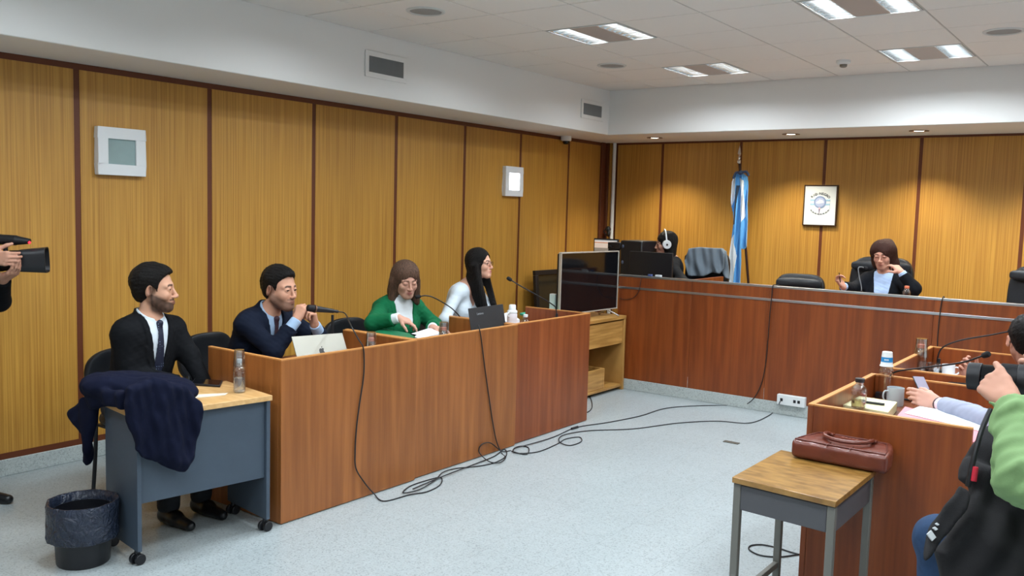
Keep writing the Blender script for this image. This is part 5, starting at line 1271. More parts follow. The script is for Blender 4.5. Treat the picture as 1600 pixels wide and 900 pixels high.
# navy coat heaped over the small table
M_coat = mat('navy_wool', '0f1326', .95, bump=.5, bscale=500, spec=.15)
fn = u.cross(Vector((0, 0, 1))).normalized(); fn = fn if fn.x > 0 else -fn
pf = Plane(F+fn*.045+Vector((0, 0, .5)), fn)
fd = lambda u, v: .014*np.sin(u*34+4*v+1.2*np.sin(v*11))+.007*np.sin(u*70-v*9)+.004*np.sin(u*140+v*30)
C1 = pf.slab([(196, 604), (240, 590), (292, 602), (312, 628), (314, 652), (306, 690), (303, 712), (284, 730), (262, 722), (236, 714), (212, 688), (196, 660), (192, 630)], .065, .03, fd, off=.0)
C2 = pf.slab([(212, 690), (232, 704), (300, 712), (286, 738), (262, 732), (238, 718), (222, 714), (208, 702)], .04, .016, fd, off=-.005)
ls = Plane(F+u*.70+Vector((0, 0, .5)), u)
C3 = ls.slab([(150, 605), (200, 612), (196, 640), (165, 632), (146, 640), (143, 690), (141, 706), (134, 728), (130, 722), (133, 695), (122, 664), (113, 645), (124, 628), (140, 616)], .045, .018, lambda u, v: .012*np.sin(u*40+v*9), off=.01)
top = [ell(at(180, 600, Z=.775), (.16, .14, .055)), ell(at(235, 605, Z=.765), (.17, .16, .06)), ell(at(275, 612, Z=.75), (.12, .10, .045)), cone(at(160, 612, Z=.76), at(150, 622, Z=.72), .05, .045), cone(at(285, 602, Z=.745), at(295, 610, Z=.735), .028, .02), ell(at(160, 598, Z=.80), (.09, .09, .04))]
T = U(.05, *top); G = U(.05, C1, T); G2 = U(.03, G, C2, C3)
Pn = V3(fn); Po = V3(F+fn*.004); un = V3(u); Uo = V3(F+u*.674); dn = V3(dd); Bo = V3(F+dd*.47)
def coat(P):
    d = G2(P)+.006*noise3(P, 50, 21)+.004*noise3(P, 110, 22)
    inside = np.maximum(np.maximum((P-Po)@Pn, (P-Uo)@un-.004), P[:, 2]-TBL-.003)          # keep clear of the table
    return np.maximum(d, -inside)
lo, hi = fbounds(C1, C3, top[0]); lo = [lo[0], lo[1], .25]; hi[2] = .95
o = sdf_obj('navy_coat', coat, lo, hi, .0055, M_coat, None, None, smooth=2); tag(o, 'navy wool coat heaped over the left end of the small table, sleeve hanging down', 'coat')
# black jacket and bag on the photographer's lap
M_bag = mat('black_bag_cloth', '121114', .8, bump=.4, bscale=250); K = J['KL']
pb = Plane(K+Vector((.13, -.22, .05)), Vector(CF)*-1+Vector((-.15, 0, .25)))
fd = lambda u, v: .016*np.sin(u*24+v*18)+.008*np.sin(u*52-v*31)
B1 = pb.slab([(1504, 730), (1514, 712), (1530, 722), (1572, 745), (1600, 770), (1700, 790), (1720, 960), (1500, 960), (1470, 900), (1462, 862), (1480, 838), (1505, 795), (1518, 762), (1500, 748)], .09, .04, fd, off=0)
B2 = pb.slab([(1497, 758), (1512, 766), (1514, 778), (1500, 808), (1478, 840), (1452, 872), (1443, 880), (1440, 872), (1450, 836), (1470, 800)], .03, .012, fd, off=.06)
B3 = pb.slab([(1508, 716), (1520, 696), (1538, 668), (1560, 660), (1564, 760), (1520, 770), (1503, 740)], .05, .02, fd, off=-.05)
gB = U(.025, B1, B2, B3); hb_ = U(.05, *[cone(hp_, k_, .115, .092) for hp_, k_, _ in J['hips']])
def bagf(P): return np.maximum(gB(P)+.004*noise3(P, 60, 31), -hb_(P)-.0)
lo, hi = fbounds(B1, B2); lo[2] = max(lo[2], .35)
r = empty('black_jacket', K+Vector((.2, -.25, -.1)), 'black jacket with white lettering bundled over the jeans of the photographer', 'jacket')
sdf_obj('jacket_cloth', bagf, lo, hi, .006, M_bag, r, None, smooth=2)
nb = pb.n
def bp_(x, y, o_): return atp(x, y, pb.o+nb*o_, nb)
for k, (x, y, w_, h_) in enumerate(((1456, 837, 14, 11), (1462, 826, 8, 4), (1465, 819, 6, 3))):
    c = bp_(x, y, .066); e1 = (bp_(x+w_*.6, y+h_*1.1, .066)-c); e2 = (bp_(x+w_*.5, y-h_*.6, .066)-c)
    MB().hexa([c-e1*.45-e2*.45-nb*.01, c+e1*.45-e2*.45-nb*.01, c+e1*.45+e2*.45-nb*.01, c-e1*.45+e2*.45-nb*.01]+[c-e1*.45-e2*.45, c+e1*.45-e2*.45, c+e1*.45+e2*.45, c-e1*.45+e2*.45]).build('white_lettering', mat('white_print', 'c9cdd0', .6), r)
c0, c1 = bp_(1521, 752, .04), bp_(1524, 729, .05); o = MB().cyl(c0, c1, .009, n=16).build('red_marker', mat('red_plastic', 'c8283c', .35), None, bevel=.002); tag(o, 'red marker pen sticking out of the black jacket', 'pen')
MB().tube(catmull([bp_(1512, 760, .03), bp_(1522, 715, .05), bp_(1534, 672, .05), bp_(1548, 640, .02)]), .008).build('strap', M_black, r)
c = Vector((4.98, 2.62, .60)); c = at(1528, 704, Y=2.80); o = MB().obox(c, (.045, .10, .002)).build('paper_sheet', M_paper, None); tag(o, 'white sheet below the end of the pink folder', 'paper')
# ------------------------------------------------------------------ brown leather bag
M_brown = mat('brown_leather', '622c1e', .36, bump=.35, bscale=120, var=.18, vscale=14, coat=.2)
pz = .6805
A = at(1229, 714, Z=pz); B = at(1384, 744, Z=pz); ex = (B-A); ex.z = 0; Lb = ex.length; ex.normalize(); ey = Vector((-ex.y, ex.x, 0)); Wb = .235; Hb = .075
r = empty('leather_bag', A+ex*Lb/2+ey*Wb/2, 'brown leather briefcase lying flat on the wood-topped stand', 'bag')
Rb = Matrix((ex, ey, Vector((0, 0, 1)))).transposed(); cb = A+ex*(Lb/2+.008)+ey*(Wb/2)+Vector((0, 0, Hb/2+.002))
bx = rbox(cb, (Lb/2, Wb/2, Hb/2), Rb, .022); Rn = np.array(Rb, f4); cbv = V3(cb)
def bag(P):
    q = (P-cbv)@Rn; x, y, z = q.T; Pq = P.copy(); d = bx(P)
    s = np.clip((y+Wb/2)/Wb, 0, 1)
    d = smax(d, (np.abs(x)-(Lb/2-.045*s**1.5))*.95, .02)
    d = d+.006*(z > 0)*np.clip(1-((x/(Lb*.45))**2+(y/(Wb*.42))**2), 0, 1)*np.sin(x*16+1)*.6+.0016*noise3(P, 90, 41)
    return d
sdf_obj('bag_body', bag, [cb[i]-.33 for i in range(2)]+[pz-.002], [cb[i]+.33 for i in range(2)]+[pz+.12], .004, M_brown, r, None)
def bp(x, y, z=0): return cb+Rb@Vector((x, y, Hb/2+z))
sm_ = MB(); sm_.tube([bp(Lb/2*a, Wb/2*b, .001) for a, b in ((-.90, -.86), (-.4, -.88), (.4, -.88), (.90, -.86), (.86, -.4), (.70, .62), (.4, .72), (-.4, .72), (-.70, .62), (-.86, -.4), (-.90, -.86))], .0035); sm_.build('piping', mat('dark_brown_leather', '5a281e', .4), r)
hn = MB().tube(catmull([bp(-.085, .045, .010), bp(-.092, .02, .016), bp(-.078, -.03, .016), bp(-.03, -.062, .015), bp(.03, -.062, .015), bp(.078, -.03, .016), bp(.092, .02, .016), bp(.085, .045, .010)]), .0085); hn.build('handle', M_brown, r)
for s in (-1, 1): MB().obox(bp(s*.085, .055, .006), (.016, .014, .006), Rb).build('handle_tab', M_brown, r, bevel=.003)
for s in (-1, 1): MB().obox(bp(s*.045, -.092, .001), (.002, .03, .0012), Rb).build('strap_seam', bpy.data.materials['dark_brown_leather'], r)
zp = MB().tube([bp(-Lb*.30, .098, -.006), bp(Lb*.30, .098, -.006)], .003); zp.build('zip', bpy.data.materials['dark_brown_leather'], r)
for k in range(5): MB().obox(bp(-.03+k*.014, .045, .0055), (.004, .005, .0006), Rb).build('embossed_mark', mat('embossed', '9a6a5c', .35) if k == 0 else bpy.data.materials['embossed'], r)
# ------------------------------------------------------------------ bottles, cups and glasses
M_water = mat('water', 'eef6f8', .02, trans=1, ior=1.33); M_pet = bpy.data.materials.new('clear_shell'); M_pet.use_nodes = True; _N = M_pet.node_tree.nodes; _L = M_pet.node_tree.links; _N.clear()
_o = _N.new('ShaderNodeOutputMaterial'); _m = _N.new('ShaderNodeMixShader'); _t = _N.new('ShaderNodeBsdfTransparent'); _g = _N.new('ShaderNodeBsdfGlossy'); _w = _N.new('ShaderNodeLayerWeight'); _r = _N.new('ShaderNodeMapRange')
_t.inputs[0].default_value = (.93, .95, .96, 1); _g.inputs['Roughness'].default_value = .08; _w.inputs[0].default_value = .35; _r.inputs['To Min'].default_value = .14; _r.inputs['To Max'].default_value = .85
_L.new(_w.outputs['Facing'], _r.inputs[0]); _L.new(_r.outputs[0], _m.inputs[0]); _L.new(_t.outputs[0], _m.inputs[1]); _L.new(_g.outputs[0], _m.inputs[2]); _L.new(_m.outputs[0], _o.inputs[0])
def bottle_prof(h, r, neck=.013):
    P = [(r*.55, 0), (r*.92, .004), (r, .012)]
    n = 8
    for k in range(n): z = .015+(h*.62-.015)*k/n; P += [(r, z), (r*.94, z+(h*.62-.015)/n*.5)]
    P += [(r, h*.62), (r*.98, h*.68), (r*.70, h*.80), (neck+.003, h*.88), (neck, h*.90), (neck, h*.95)]
    return P
def make_bottle(name, h, r, capcol, capr=.016, level=.6, label=False, liquid='e9eef0', roundb=False):
    e = empty(name, (0, 0, 0), None, 'bottle')
    pr = bottle_prof(h, r) if not roundb else [(r*.6, 0), (r*.95, .005), (r, .02), (r, h*.36), (r*.93, h*.40), (r*.93, h*.44), (r, h*.48), (r, h*.62), (r*.85, h*.72), (r*.5, h*.80), (.017, h*.83), (.017, h*.9)]
    MB().lathe(pr, n=24).build('bottle_shell', M_pet, e, smooth=50)
    if level: MB().lathe([(r*.5, .003), (r*.88, .006), (r*.9, .012), (r*.9, h*level*.8), (0, h*level*.8)], n=20).build('contents', mat('contents_'+liquid, liquid, .05, trans=.9, ior=1.33), e)
    MB().lathe([(capr, h*.885), (capr, h), (capr*.9, h+.002), (0, h+.002)], n=20).build('cap', mat('cap_'+capcol, capcol, .4), e)
    return e
def make_glass(name, h, r, m=M_pet, label=None):
    e = empty(name, (0, 0, 0), None, 'glass')
    MB().lathe([(r*.80, 0), (r, h), (r-.0015, h), (r*.80-.0015, .004), (0, .004)], n=24).build('glass_wall', m, e)
    return e
def onWT(px, py, z=WT): return at(px, py, Z=z)
HB = 'b9512f'
b1 = make_bottle('water_bottle', .168, .031, 'd8dde0', capr=.013, level=.55); p = at(374, 613, Z=TBL)
place(b1, p, 0, 'ribbed clear water bottle with a cup upside down on it, on the small table', first=True)
g1 = make_glass('plastic_cup', .085, .030); tb_ = Matrix.Rotation(PI, 3, 'X').to_euler()
place(g1, p+Vector((0, 0, .172+.045)), label='clear plastic cup upside down on the bottle on the small table', group='clear cups upside down on bottles', first=True, rot=tb_)
jb = make_bottle('juice_bottle', .150, .030, 'e07a58', capr=.018, level=.5)
jp = [(onWT(580, 549), 'small clear bottle with an orange cap between the two men and women desks'), (onWT(693, 529), 'small clear bottle with an orange cap beside the gooseneck microphone of the green jacket woman')]
jp[0] = (Vector((1.795, 2.56, WT)), 'clear bottle with an orange cap at the far end of the navy suit desk'); jp[1] = (onWT(692, 528), 'clear bottle with an orange cap beside the black laptop')
q0 = at(580, 540, X=1.79); q1 = at(693, 523, X=1.77)
place(jb, (1.79, q0.y, WT), 0, jp[0][1], 'small bottles with orange caps', first=True); place(jb, (1.77, q1.y, WT), 0, jp[1][1], 'small bottles with orange caps')
g2 = make_glass('plastic_cup', .10, .033)
place(g2, (1.79, q0.y, WT+.155+.03), label='clear cup upside down over the orange-capped bottle near the silver laptop', group='clear cups upside down on bottles', first=True, rot=tb_)
place(g2, (1.77, q1.y, WT+.155+.03), label='clear cup upside down over the orange-capped bottle near the black laptop', group='clear cups upside down on bottles', rot=tb_)
pj_ = at(1416, 466, Y=6.3); place(jb, (pj_.x, 6.3, .985), 0, 'small bottle with an orange cap on the bench in front of the judge', 'small bottles with orange caps')
MB().box(pj_.x-.06, pj_.x+.06, 6.24, 6.36, .946, .984).build('bench_riser', M_deskdark, None)
tag(bpy.data.objects['bench_riser'], 'low block on the bench worktop under the orange-capped bottle of the judge', 'block')
# thermos and small bottle at the third desk
p = at(800, 501, X=1.74); r = empty('white_flask', (1.74, p.y, WT), 'white plastic flask with a cup lid and side loop on the third desk', 'flask'); o_ = Vector((1.74, p.y, WT))
MB().lathe([(.034, 0), (.036, .004), (.036, .05), (.0345, .055), (.036, .06), (.036, .12), (.0345, .125), (.036, .13), (.036, .17), (.033, .18)], o_, n=28).build('flask_body', mat('flask_white', 'dcd6da', .35), r)
MB().lathe([(.031, .18), (.036, .184), (.036, .196), (.026, .203), (.024, .235), (.020, .24), (0, .24)], o_, n=28).build('lid', M_white, r)
MB().tube(catmull([o_+Vector((0, -.034, .16)), o_+Vector((0, -.052, .165)), o_+Vector((0, -.052, .18)), o_+Vector((0, -.036, .19))]), .004).build('loop', M_white, r)
sb = make_bottle('water_bottle', .152, .031, 'dde2e4', capr=.017, level=.45, roundb=True); p = at(821, 500, X=1.72)
place(sb, (1.72, p.y, WT), 0, 'small clear water bottle with a white cap on the third desk', first=True)
# near right desk
sb2 = make_bottle('glass_bottle', .138, .033, '1c1a1c', capr=.021, level=.35, roundb=True, liquid='c9bd90'); p = at(1340, 640, Z=.79)
# files first
def file_at(name, pts, z0, z1, m, label, cat, pages=None, grp=None):
    P = [at(a, b, Z=z1) for a, b in pts]; q = MB(); q.hexa([Vector((v.x, v.y, z0)) for v in P]+[Vector((v.x, v.y, z1)) for v in P]); o = q.build(name, m, None, bevel=.002, smooth=0); return tag(o, label, cat, grp)
file_at('yellow_file', [(1303, 630), (1388, 644), (1402, 628), (1326, 616)], WT+.001, WT+.045, mat('pale_yellow_card', 'd6d2a6', .7), 'thick pale yellow file under the black-capped bottle', 'file')
P1 = at(1341, 638, Z=WT+.045); place(sb2, P1, 0, 'round clear bottle with a black cap and yellowish drink on the yellow file', first=True)
f = file_at('pink_folder', [(1396, 656), (1534, 694), (1552, 672), (1414, 635)], WT+.001, .802, mat('pink_card', 'd98a92', .7), 'thick pink folder under papers at the end of the near right desk', 'folder')
file_at('paper_sheet', [(1413, 645), (1531, 673), (1545, 661), (1440, 633)], .8035, .8055, M_paper, 'printed sheet lying on the pink folder', 'paper', grp='papers on the pink folder')
file_at('paper_sheet', [(1440, 646), (1533, 670), (1547, 662), (1464, 638)], .8065, .8085, M_paper, 'slightly turned top sheet on the pink folder under the sleeve', 'paper', grp='papers on the pink folder')
for k, (a, b) in enumerate((((1352, 628), (1382, 632)), ((1390, 620), (1428, 626)), ((1306, 637), (1316, 639)))):
    z = WT+.052 if k != 1 else WT+.008
    o = MB().cyl(at(*a, Z=z), at(*b, Z=z), .006 if k < 2 else .004, n=12).build('pen', M_black, None, bevel=.001); tag(o, ['thick black pen lying on the yellow file', 'black pen lying behind the mug on the near right desk', 'short black pen at the near edge of the yellow file'][k], 'pen', 'black pens')
def make_mug(h, r, m):
    e = empty('mug', (0, 0, 0), None, 'mug'); MB().lathe([(r*.92, 0), (r, .01), (r, h), (r-.003, h), (r-.004, .006), (0, .006)], n=30).build('cup', m, e)
    MB().tube(catmull([(r-.002, 0, h*.8), (r+.018, 0, h*.78), (r+.024, 0, h*.5), (r+.014, 0, h*.25), (r-.002, 0, h*.2)]), .004).build('handle', m, e); return e
mg = make_mug(.088, .040, mat('grey_ceramic', 'b4bcc0', .3)); mg2 = make_mug(.07, .036, mat('white_ceramic', 'e2e2e2', .25))
place(mg, at(1398, 633, Z=WT), -2.4, 'light grey mug beside the pink folder', first=True)
place(mg2, at(1481, 588, Z=WT), 0.4, 'white cup on the far right desk beside the microphone base', first=True)
tbv = make_bottle('water_bottle', .215, .036, 'd8dde0', capr=.013, level=.0); P2 = at(1382, 622, Z=WT)
place(tbv, P2, 0, 'tall ribbed clear bottle with a stack of paper cups on its neck', first=True)
r = empty('paper_cups', P2+Vector((0, 0, .165)), 'white paper cups with a blue band upside down on the tall bottle', 'paper cups'); o_ = P2+Vector((0, 0, .165)); KC = .78
MB().lathe([(a*KC, b*KC) for a, b in [(.041, .0), (.043, .003), (.041, .006), (.0385, .012), (.036, .03)]], o_, n=30).build('cup_rim', M_white, r)
MB().lathe([(a*KC, b*KC) for a, b in [(.0362, .03), (.0345, .062)]], o_, n=30).build('blue_band', mat('blue_band', '1f86c4', .5), r)
MB().lathe([(a*KC, b*KC) for a, b in [(.0344, .062), (.031, .095), (.029, .096), (0, .094)]], o_, n=30).build('cup_base', M_white, r)
for k in range(4):
    a = math.atan2(-3.9, 1.2)-.45+k*.2; MB().obox(o_+Vector((.0278*math.cos(a), .0278*math.sin(a), .036)), (.001, .0018, .004), Matrix.Rotation(a, 3, 'Z')).build('band_mark', M_white, r)
p = at(1437, 583, Z=WT); jb2 = place(jb, p, 0, 'orange-capped bottle under an upturned glass on the far right desk', 'small bottles with orange caps'); jb2.scale = (1.25, 1.25, 1.15)
g5 = place(g2, p+Vector((0, 0, .21)), label='clear cup upside down over the orange-capped bottle on the far right desk', group='clear cups upside down on bottles', rot=tb_); g5.scale = (1.2, 1.2, 1.1)
g3 = make_glass('drinking_glass', .075, .036); place(g3, at(1458, 587, Z=WT), label='short clear drinking glass on the far right desk', first=True)
file_at('paper_sheet', [(1455, 592), (1500, 600), (1512, 590), (1470, 583)], WT+.001, WT+.004, M_paper, 'white papers under the cup on the far right desk', 'paper')
# ------------------------------------------------------------------ gooseneck microphones
def gooseneck(base, pts, label, blk=True, tipr=.014, tl=.045, name='gooseneck_microphone', col=M_black):
    r = empty(name, base, label, 'microphone', 'gooseneck microphones'); b = Vector(base)
    q = MB().obox(b+Vector((0, 0, .016)), (.055, .045, .016)) if blk else MB().lathe([(.03, 0), (.03, .012), (.012, .02)], b); q.build('base', M_black, r, bevel=.004)
    c = catmull(pts, 10); MB().cyl(b+Vector((0, 0, .03)), Vector((b.x, b.y, min(b.z+.12, c[10].z))), .012, .010, n=16).build('stem_socket', M_black, r)
    MB().tube(c, .0045).build('gooseneck', col, r)
    d = (c[-1]-c[-4]).normalized(); t = MB(); e = c[-1]; t.lathe([(0, 0)], e) if 0 else None
    x, u_, _ = frame(d); n = 16; prof = [(.005, 0), (tipr*.85, tl*.12), (tipr, tl*.4), (tipr, tl*.75), (tipr*.7, tl*.95), (.001, tl)]; P = []
    for (rr, zz) in prof: P += [e+d*(zz-.004)+(x*math.cos(2*PI*k/n)+u_*math.sin(2*PI*k/n))*rr for k in range(n)]
    MB().add(P, [(i*n+k, i*n+(k+1) % n, (i+1)*n+(k+1) % n, (i+1)*n+k) for i in range(len(prof)-1) for k in range(n)]+[tuple(range(n))[::-1], tuple(range((len(prof)-1)*n, len(prof)*n))]).build('foam_tip', mat('mic_foam', '121214', .9, bump=.8, bscale=700), r)
    return r
b = at(724, 512, Z=WT+.03); b.x = min(b.x, 1.7); xx = b.x
gooseneck((xx, b.y, WT), [(xx, b.y, WT+.03), at(722, 500, X=xx), at(706, 482, X=xx-.0), at(680, 466, X=xx-.05), at(666, 462, X=xx-.08), at(657, 463, X=xx-.1)], 'gooseneck microphone bent towards the woman in the green jacket')
b = at(870, 492, X=1.68); xx = 1.68
gooseneck((xx, b.y, WT), [(xx, b.y, WT+.03), at(869, 484, X=xx), at(862, 475, X=xx-.02), at(835, 459, X=xx-.08), at(812, 446, X=xx-.14), at(799, 438, X=xx-.18)], 'gooseneck microphone on the third desk in front of the television', blk=False)
b = at(1388, 622, Z=WT); gooseneck((b.x, b.y, WT), [(b.x, b.y, WT+.03), at(1388, 600, Y=b.y), at(1397, 582, Y=b.y-.02), at(1440, 575, Y=b.y-.10), at(1500, 567, Y=b.y-.2), at(1536, 556, Y=b.y-.28)], 'gooseneck microphone on the near right desk crossing behind the long lens')
b = at(1465, 585, Z=WT); gooseneck((b.x, b.y, WT), [(b.x, b.y, WT+.03), at(1465, 560, Y=b.y), at(1473, 543, Y=b.y-.02), at(1500, 532, Y=b.y-.08), at(1545, 524, Y=b.y-.15), at(1576, 518, Y=b.y-.2)], 'gooseneck microphone on the far right desk pointing at the person with glasses')
gooseneck(Vector((at(1346, 455, Y=6.4).x, 6.4, .945)), [Vector((at(1346, 455, Y=6.4).x, 6.4, .975)), at(1346, 450, Y=6.4), at(1343, 435, Y=6.4), at(1341, 420, Y=6.4), at(1345, 417, Y=6.42), at(1350, 418, Y=6.44)], 'silvery gooseneck microphone in front of the judge', tl=.035, tipr=.012, col=mat('grey_neck', '6c6e70', .4))
gooseneck(Vector((at(1290, 447, Y=6.4).x, 6.4, .945)), [Vector((at(1290, 447, Y=6.4).x, 6.4, .975)), at(1290, 452, Y=6.4), at(1291, 444, Y=6.4), at(1290, 438, Y=6.4)], 'short microphone tip just left of the hand of the judge') if 0 else None
# hand microphone on a table stand
bx_ = 1.53; b = at(519, 545, X=bx_); r = empty('microphone_stand', (bx_, b.y, WT), 'black hand microphone on a short stand in front of the navy suit', 'microphone'); t0 = at(520, 492, X=bx_); tp = at(480, 481, X=bx_-.04); tq = at(521, 486, X=bx_)
MB().lathe([(.05, 0), (.05, .008), (.012, .016), (.012, .03)], (bx_, b.y, WT)).build('base', M_black, r)
MB().cyl((bx_, b.y, WT+.02), Vector((bx_, b.y, WT+.14)), .011, n=16).build('lower_tube', M_black, r); MB().cyl((bx_, b.y, WT+.14), Vector((bx_, b.y, t0.z)), .008, n=16).build('upper_tube', M_black, r)
d = (tq-tp).normalized(); mh = MB(); mh.cyl(tp, tp+d*.045, .019, .022, n=20); mh.build('grille', mat('mic_grille', '2a2a2e', .35, .7, bump=.8, bscale=900), r, bevel=.006)
MB().cyl(tp+d*.045, tp+d*.052, .0235, n=20).build('collar_ring', mat('mic_ring', '7a5a48', .3, .6), r); MB().cyl(tp+d*.052, tq, .019, .012, n=20).build('mic_body', M_black, r); MB().cyl(tq, tq+d*.03, .009, n=14).build('plug', M_black, r)
MICQ = tq+d*.03
# ------------------------------------------------------------------ laptops
def laptop(name, tl, tr, bl, br, m, label, logo):
    """lid corners are points in the room; base extends behind the lid"""
    r = empty(name, (bl+br)/2, label, 'laptop'); n = (tr-tl).cross(bl-tl).normalized()
    if n.dot(Vector(CAM)-tl) < 0: n = -n
    t = .006; MB().hexa([p-n*t for p in (bl, br, tr, tl)]+[p for p in (bl, br, tr, tl)]).build('lid', m, r, bevel=.002)
    ins = lambda p: p+((tl+tr+bl+br)/4-p)*.06
    MB().hexa([ins(p)-n*(t+.001) for p in (bl, br, tr, tl)]+[ins(p)-n*(t+.0002) for p in (bl, br, tr, tl)]).build('screen', M_blackgl, r)
    bd = -Vector((n.x, n.y, 0)).normalized()*.21
    MB().hexa([bl+Vector((0, 0, -.016))-n*.004, br+Vector((0, 0, -.016))-n*.004, br+bd+Vector((0, 0, -.016)), bl+bd+Vector((0, 0, -.016)), bl-n*.004+Vector((0, 0, -.003)), br-n*.004+Vector((0, 0, -.003)), br+bd+Vector((0, 0, -.003)), bl+bd+Vector((0, 0, -.003))]).build('keyboard_base', m, r, bevel=.002)
    logo(r, tl, tr, bl, br, n)
M_silver = mat('silver_shell', 'a9a79c', .35, .6)
def apple(r, tl, tr, bl, br, n):
    c = (tl+tr+bl+br)/4-Vector((0, 0, .004)); X = (tr-tl).normalized(); Y = (tl-bl).normalized(); s = .020
    pts = [(0, .62), (.25, .78), (.6, .74), (.86, .5), (.66, .3), (.60, .0), (.70, -.25), (.92, -.42), (.72, -.8), (.42, -1.02), (.15, -.94), (-.15, -.94), (-.42, -1.02), (-.75, -.75), (-.95, -.3), (-.95, .25), (-.72, .62), (-.35, .78)]
    MB().prism([(a*s, b*s) for a, b in pts], .0008, c+n*.0002, X, Y).build('lid_mark', mat('lid_mark_grey', '3c3a38', .3), r, smooth=0)
    MB().prism([(.02*s, .85*s), (.35*s, 1.0*s), (.42*s, 1.38*s), (.1*s, 1.2*s)], .0008, c+n*.0002, X, Y).build('lid_mark_leaf', bpy.data.materials['lid_mark_grey'], r, smooth=0)
def word(r, tl, tr, bl, br, n):
    X = (tr-tl).normalized(); Y = (tl-bl).normalized(); c = tl+(tr-tl)*.30+(bl-tl)*.22
    cu = bpy.data.curves.new('t', 'FONT'); cu.body = 'Lenovo'; cu.size = .024; cu.extrude = .0003; cu.align_x = 'CENTER'; ob_ = bpy.data.objects.new('t', cu); COL.objects.link(ob_); bpy.context.view_layer.update(); me = bpy.data.meshes.new_from_object(ob_); bpy.data.objects.remove(ob_)
    N_ = X.cross(Y); M4 = Matrix(((X.x, Y.x, N_.x, c.x), (X.y, Y.y, N_.y, c.y), (X.z, Y.z, N_.z, c.z), (0, 0, 0, 1))); me.transform(Matrix.Translation(n*.0006)@M4); link('lid_lettering', me, mat('lettering_grey', '8a8e92', .4), r)
def lid(tl, tr, hx, X0):
    a = at(*tl, X=X0-.06); b = at(*tr, X=X0-.06); z0 = WT+.017
    k = (a.z-z0); base = Vector((.07, 0, -k)); return a, b, a+base, Vector((b.x+.07, b.y, z0))
a, b, c, d = lid((456, 526), (535, 520), 0, 1.72); laptop('laptop', a, b, c, d, M_silver, 'silver laptop open with its lid back to the camera, on the navy suit desk', apple)
a, b, c, d = lid((732, 482), (786, 475), 0, 1.76); c.y -= .03; d.y -= .03; laptop('laptop', a, b, c, d, mat('black_shell', '121317', .5), 'black laptop open with its lid back to the camera, between the two women', word)
# ------------------------------------------------------------------ papers and folders on the left desks
def sheet(x0, x1, y0, y1, z, m, label, cat='paper', rz=0, t=.002, name='paper_sheet', grp=None):
    c = Vector(((x0+x1)/2, (y0+y1)/2, z+t/2)); o = MB().obox(c, ((x1-x0)/2, (y1-y0)/2, t/2), Matrix.Rotation(rz, 3, 'Z')).build(name, m, None, smooth=0); return tag(o, label, cat, grp)
q = at(552, 545, X=1.72); sheet(1.58, 1.80, q.y-.16, q.y+.10, WT+.04, M_paper, 'white paper stack between the silver laptop and the orange-capped bottle', t=.012, rz=.15)
sheet(1.57, 1.79, q.y-.15, q.y+.10, WT+.001, M_paper, 'lower white paper pad beside the silver laptop', t=.038, rz=.05)
M_gf = mat('green_folder_card', '0c6a44', .5); q = at(610, 518, X=1.62)
def bx4(name, P, t, m, label, cat, grp=None):
    P = [Vector(p) for p in P]; o = MB().hexa([p-Vector((0, 0, t)) for p in P]+P).build(name, m, None, bevel=.0015, smooth=0); return tag(o, label, cat, grp)
zf = WT+.085
bx4('green_folder', [at(600, 513, Z=zf), at(585, 518, Z=zf), at(638, 533, Z=zf+.0), at(652, 523, Z=zf)], .08, M_gf, 'thick dark green folder in front of the woman in the green jacket', 'folder')
bx4('document_binder', [at(640, 522, Z=zf), at(655, 529, Z=zf), at(689, 520, Z=zf), at(672, 512, Z=zf)], .02, M_paper, 'open stack of white papers being read by the woman in the green jacket', 'papers')
bx4('binder_cover', [at(640, 524, Z=zf-.022), at(656, 532, Z=zf-.022), at(692, 522, Z=zf-.022), at(672, 513, Z=zf-.022)], .055, mat('grey_cover', '5a5c66', .5), 'grey binder cover under the white papers', 'binder')
zf = WT+.02
bx4('turquoise_folder', [at(812, 489, Z=zf+.0), at(846, 499, Z=zf), at(882, 490, Z=zf), at(838, 484, Z=zf)], .018, mat('turquoise_card', '3fc0a4', .5), 'turquoise folder open on the third desk', 'folder')
bx4('paper_sheet', [at(778, 492, Z=zf+.04), at(790, 502, Z=zf+.04), at(812, 499, Z=zf+.04), at(796, 487, Z=zf+.04)], .05, M_paper, 'white papers behind the white flask on the third desk', 'paper')
q = at(832, 497, X=1.74); o = MB().obox((1.70, q.y, WT+.045), (.03, .035, .012)).build('black_case', M_black, None, bevel=.005); tag(o, 'small black case on the folder beside the small water bottle', 'case')
o.location.z = WT+.021
# phone and paper on the small table
def tpt(px, py, z=TBL): return at(px, py, Z=z)
P = [tpt(298, 599, TBL+.012), tpt(344, 602, TBL+.012), tpt(348, 594, TBL+.012), tpt(304, 591, TBL+.012)]
r = empty('smartphone', (P[0]+P[2])/2-Vector((0, 0, .012)), 'black smartphone lying on the beech-topped small table', 'phone')
MB().hexa([p-Vector((0, 0, .0115)) for p in P]+P).build('phone_body', M_black, r, bevel=.003)
cc_ = (P[0]+P[2])/2; Q = [p+(cc_-p)*.08+Vector((0, 0, .0003)) for p in P]; MB().hexa([p-Vector((0, 0, .0002)) for p in Q]+Q).build('screen', M_blackgl, r)
P = [tpt(292, 624), tpt(300, 618), tpt(356, 615), tpt(352, 618)]; o = MB().hexa([p+Vector((0, 0, .0008)) for p in P]+[p+Vector((0, 0, .004)) for p in P]).build('paper_sheet', mat('cream_paper', 'e2d8c4', .8), None, smooth=0); tag(o, 'cream paper lying on the beech-topped small table', 'paper')
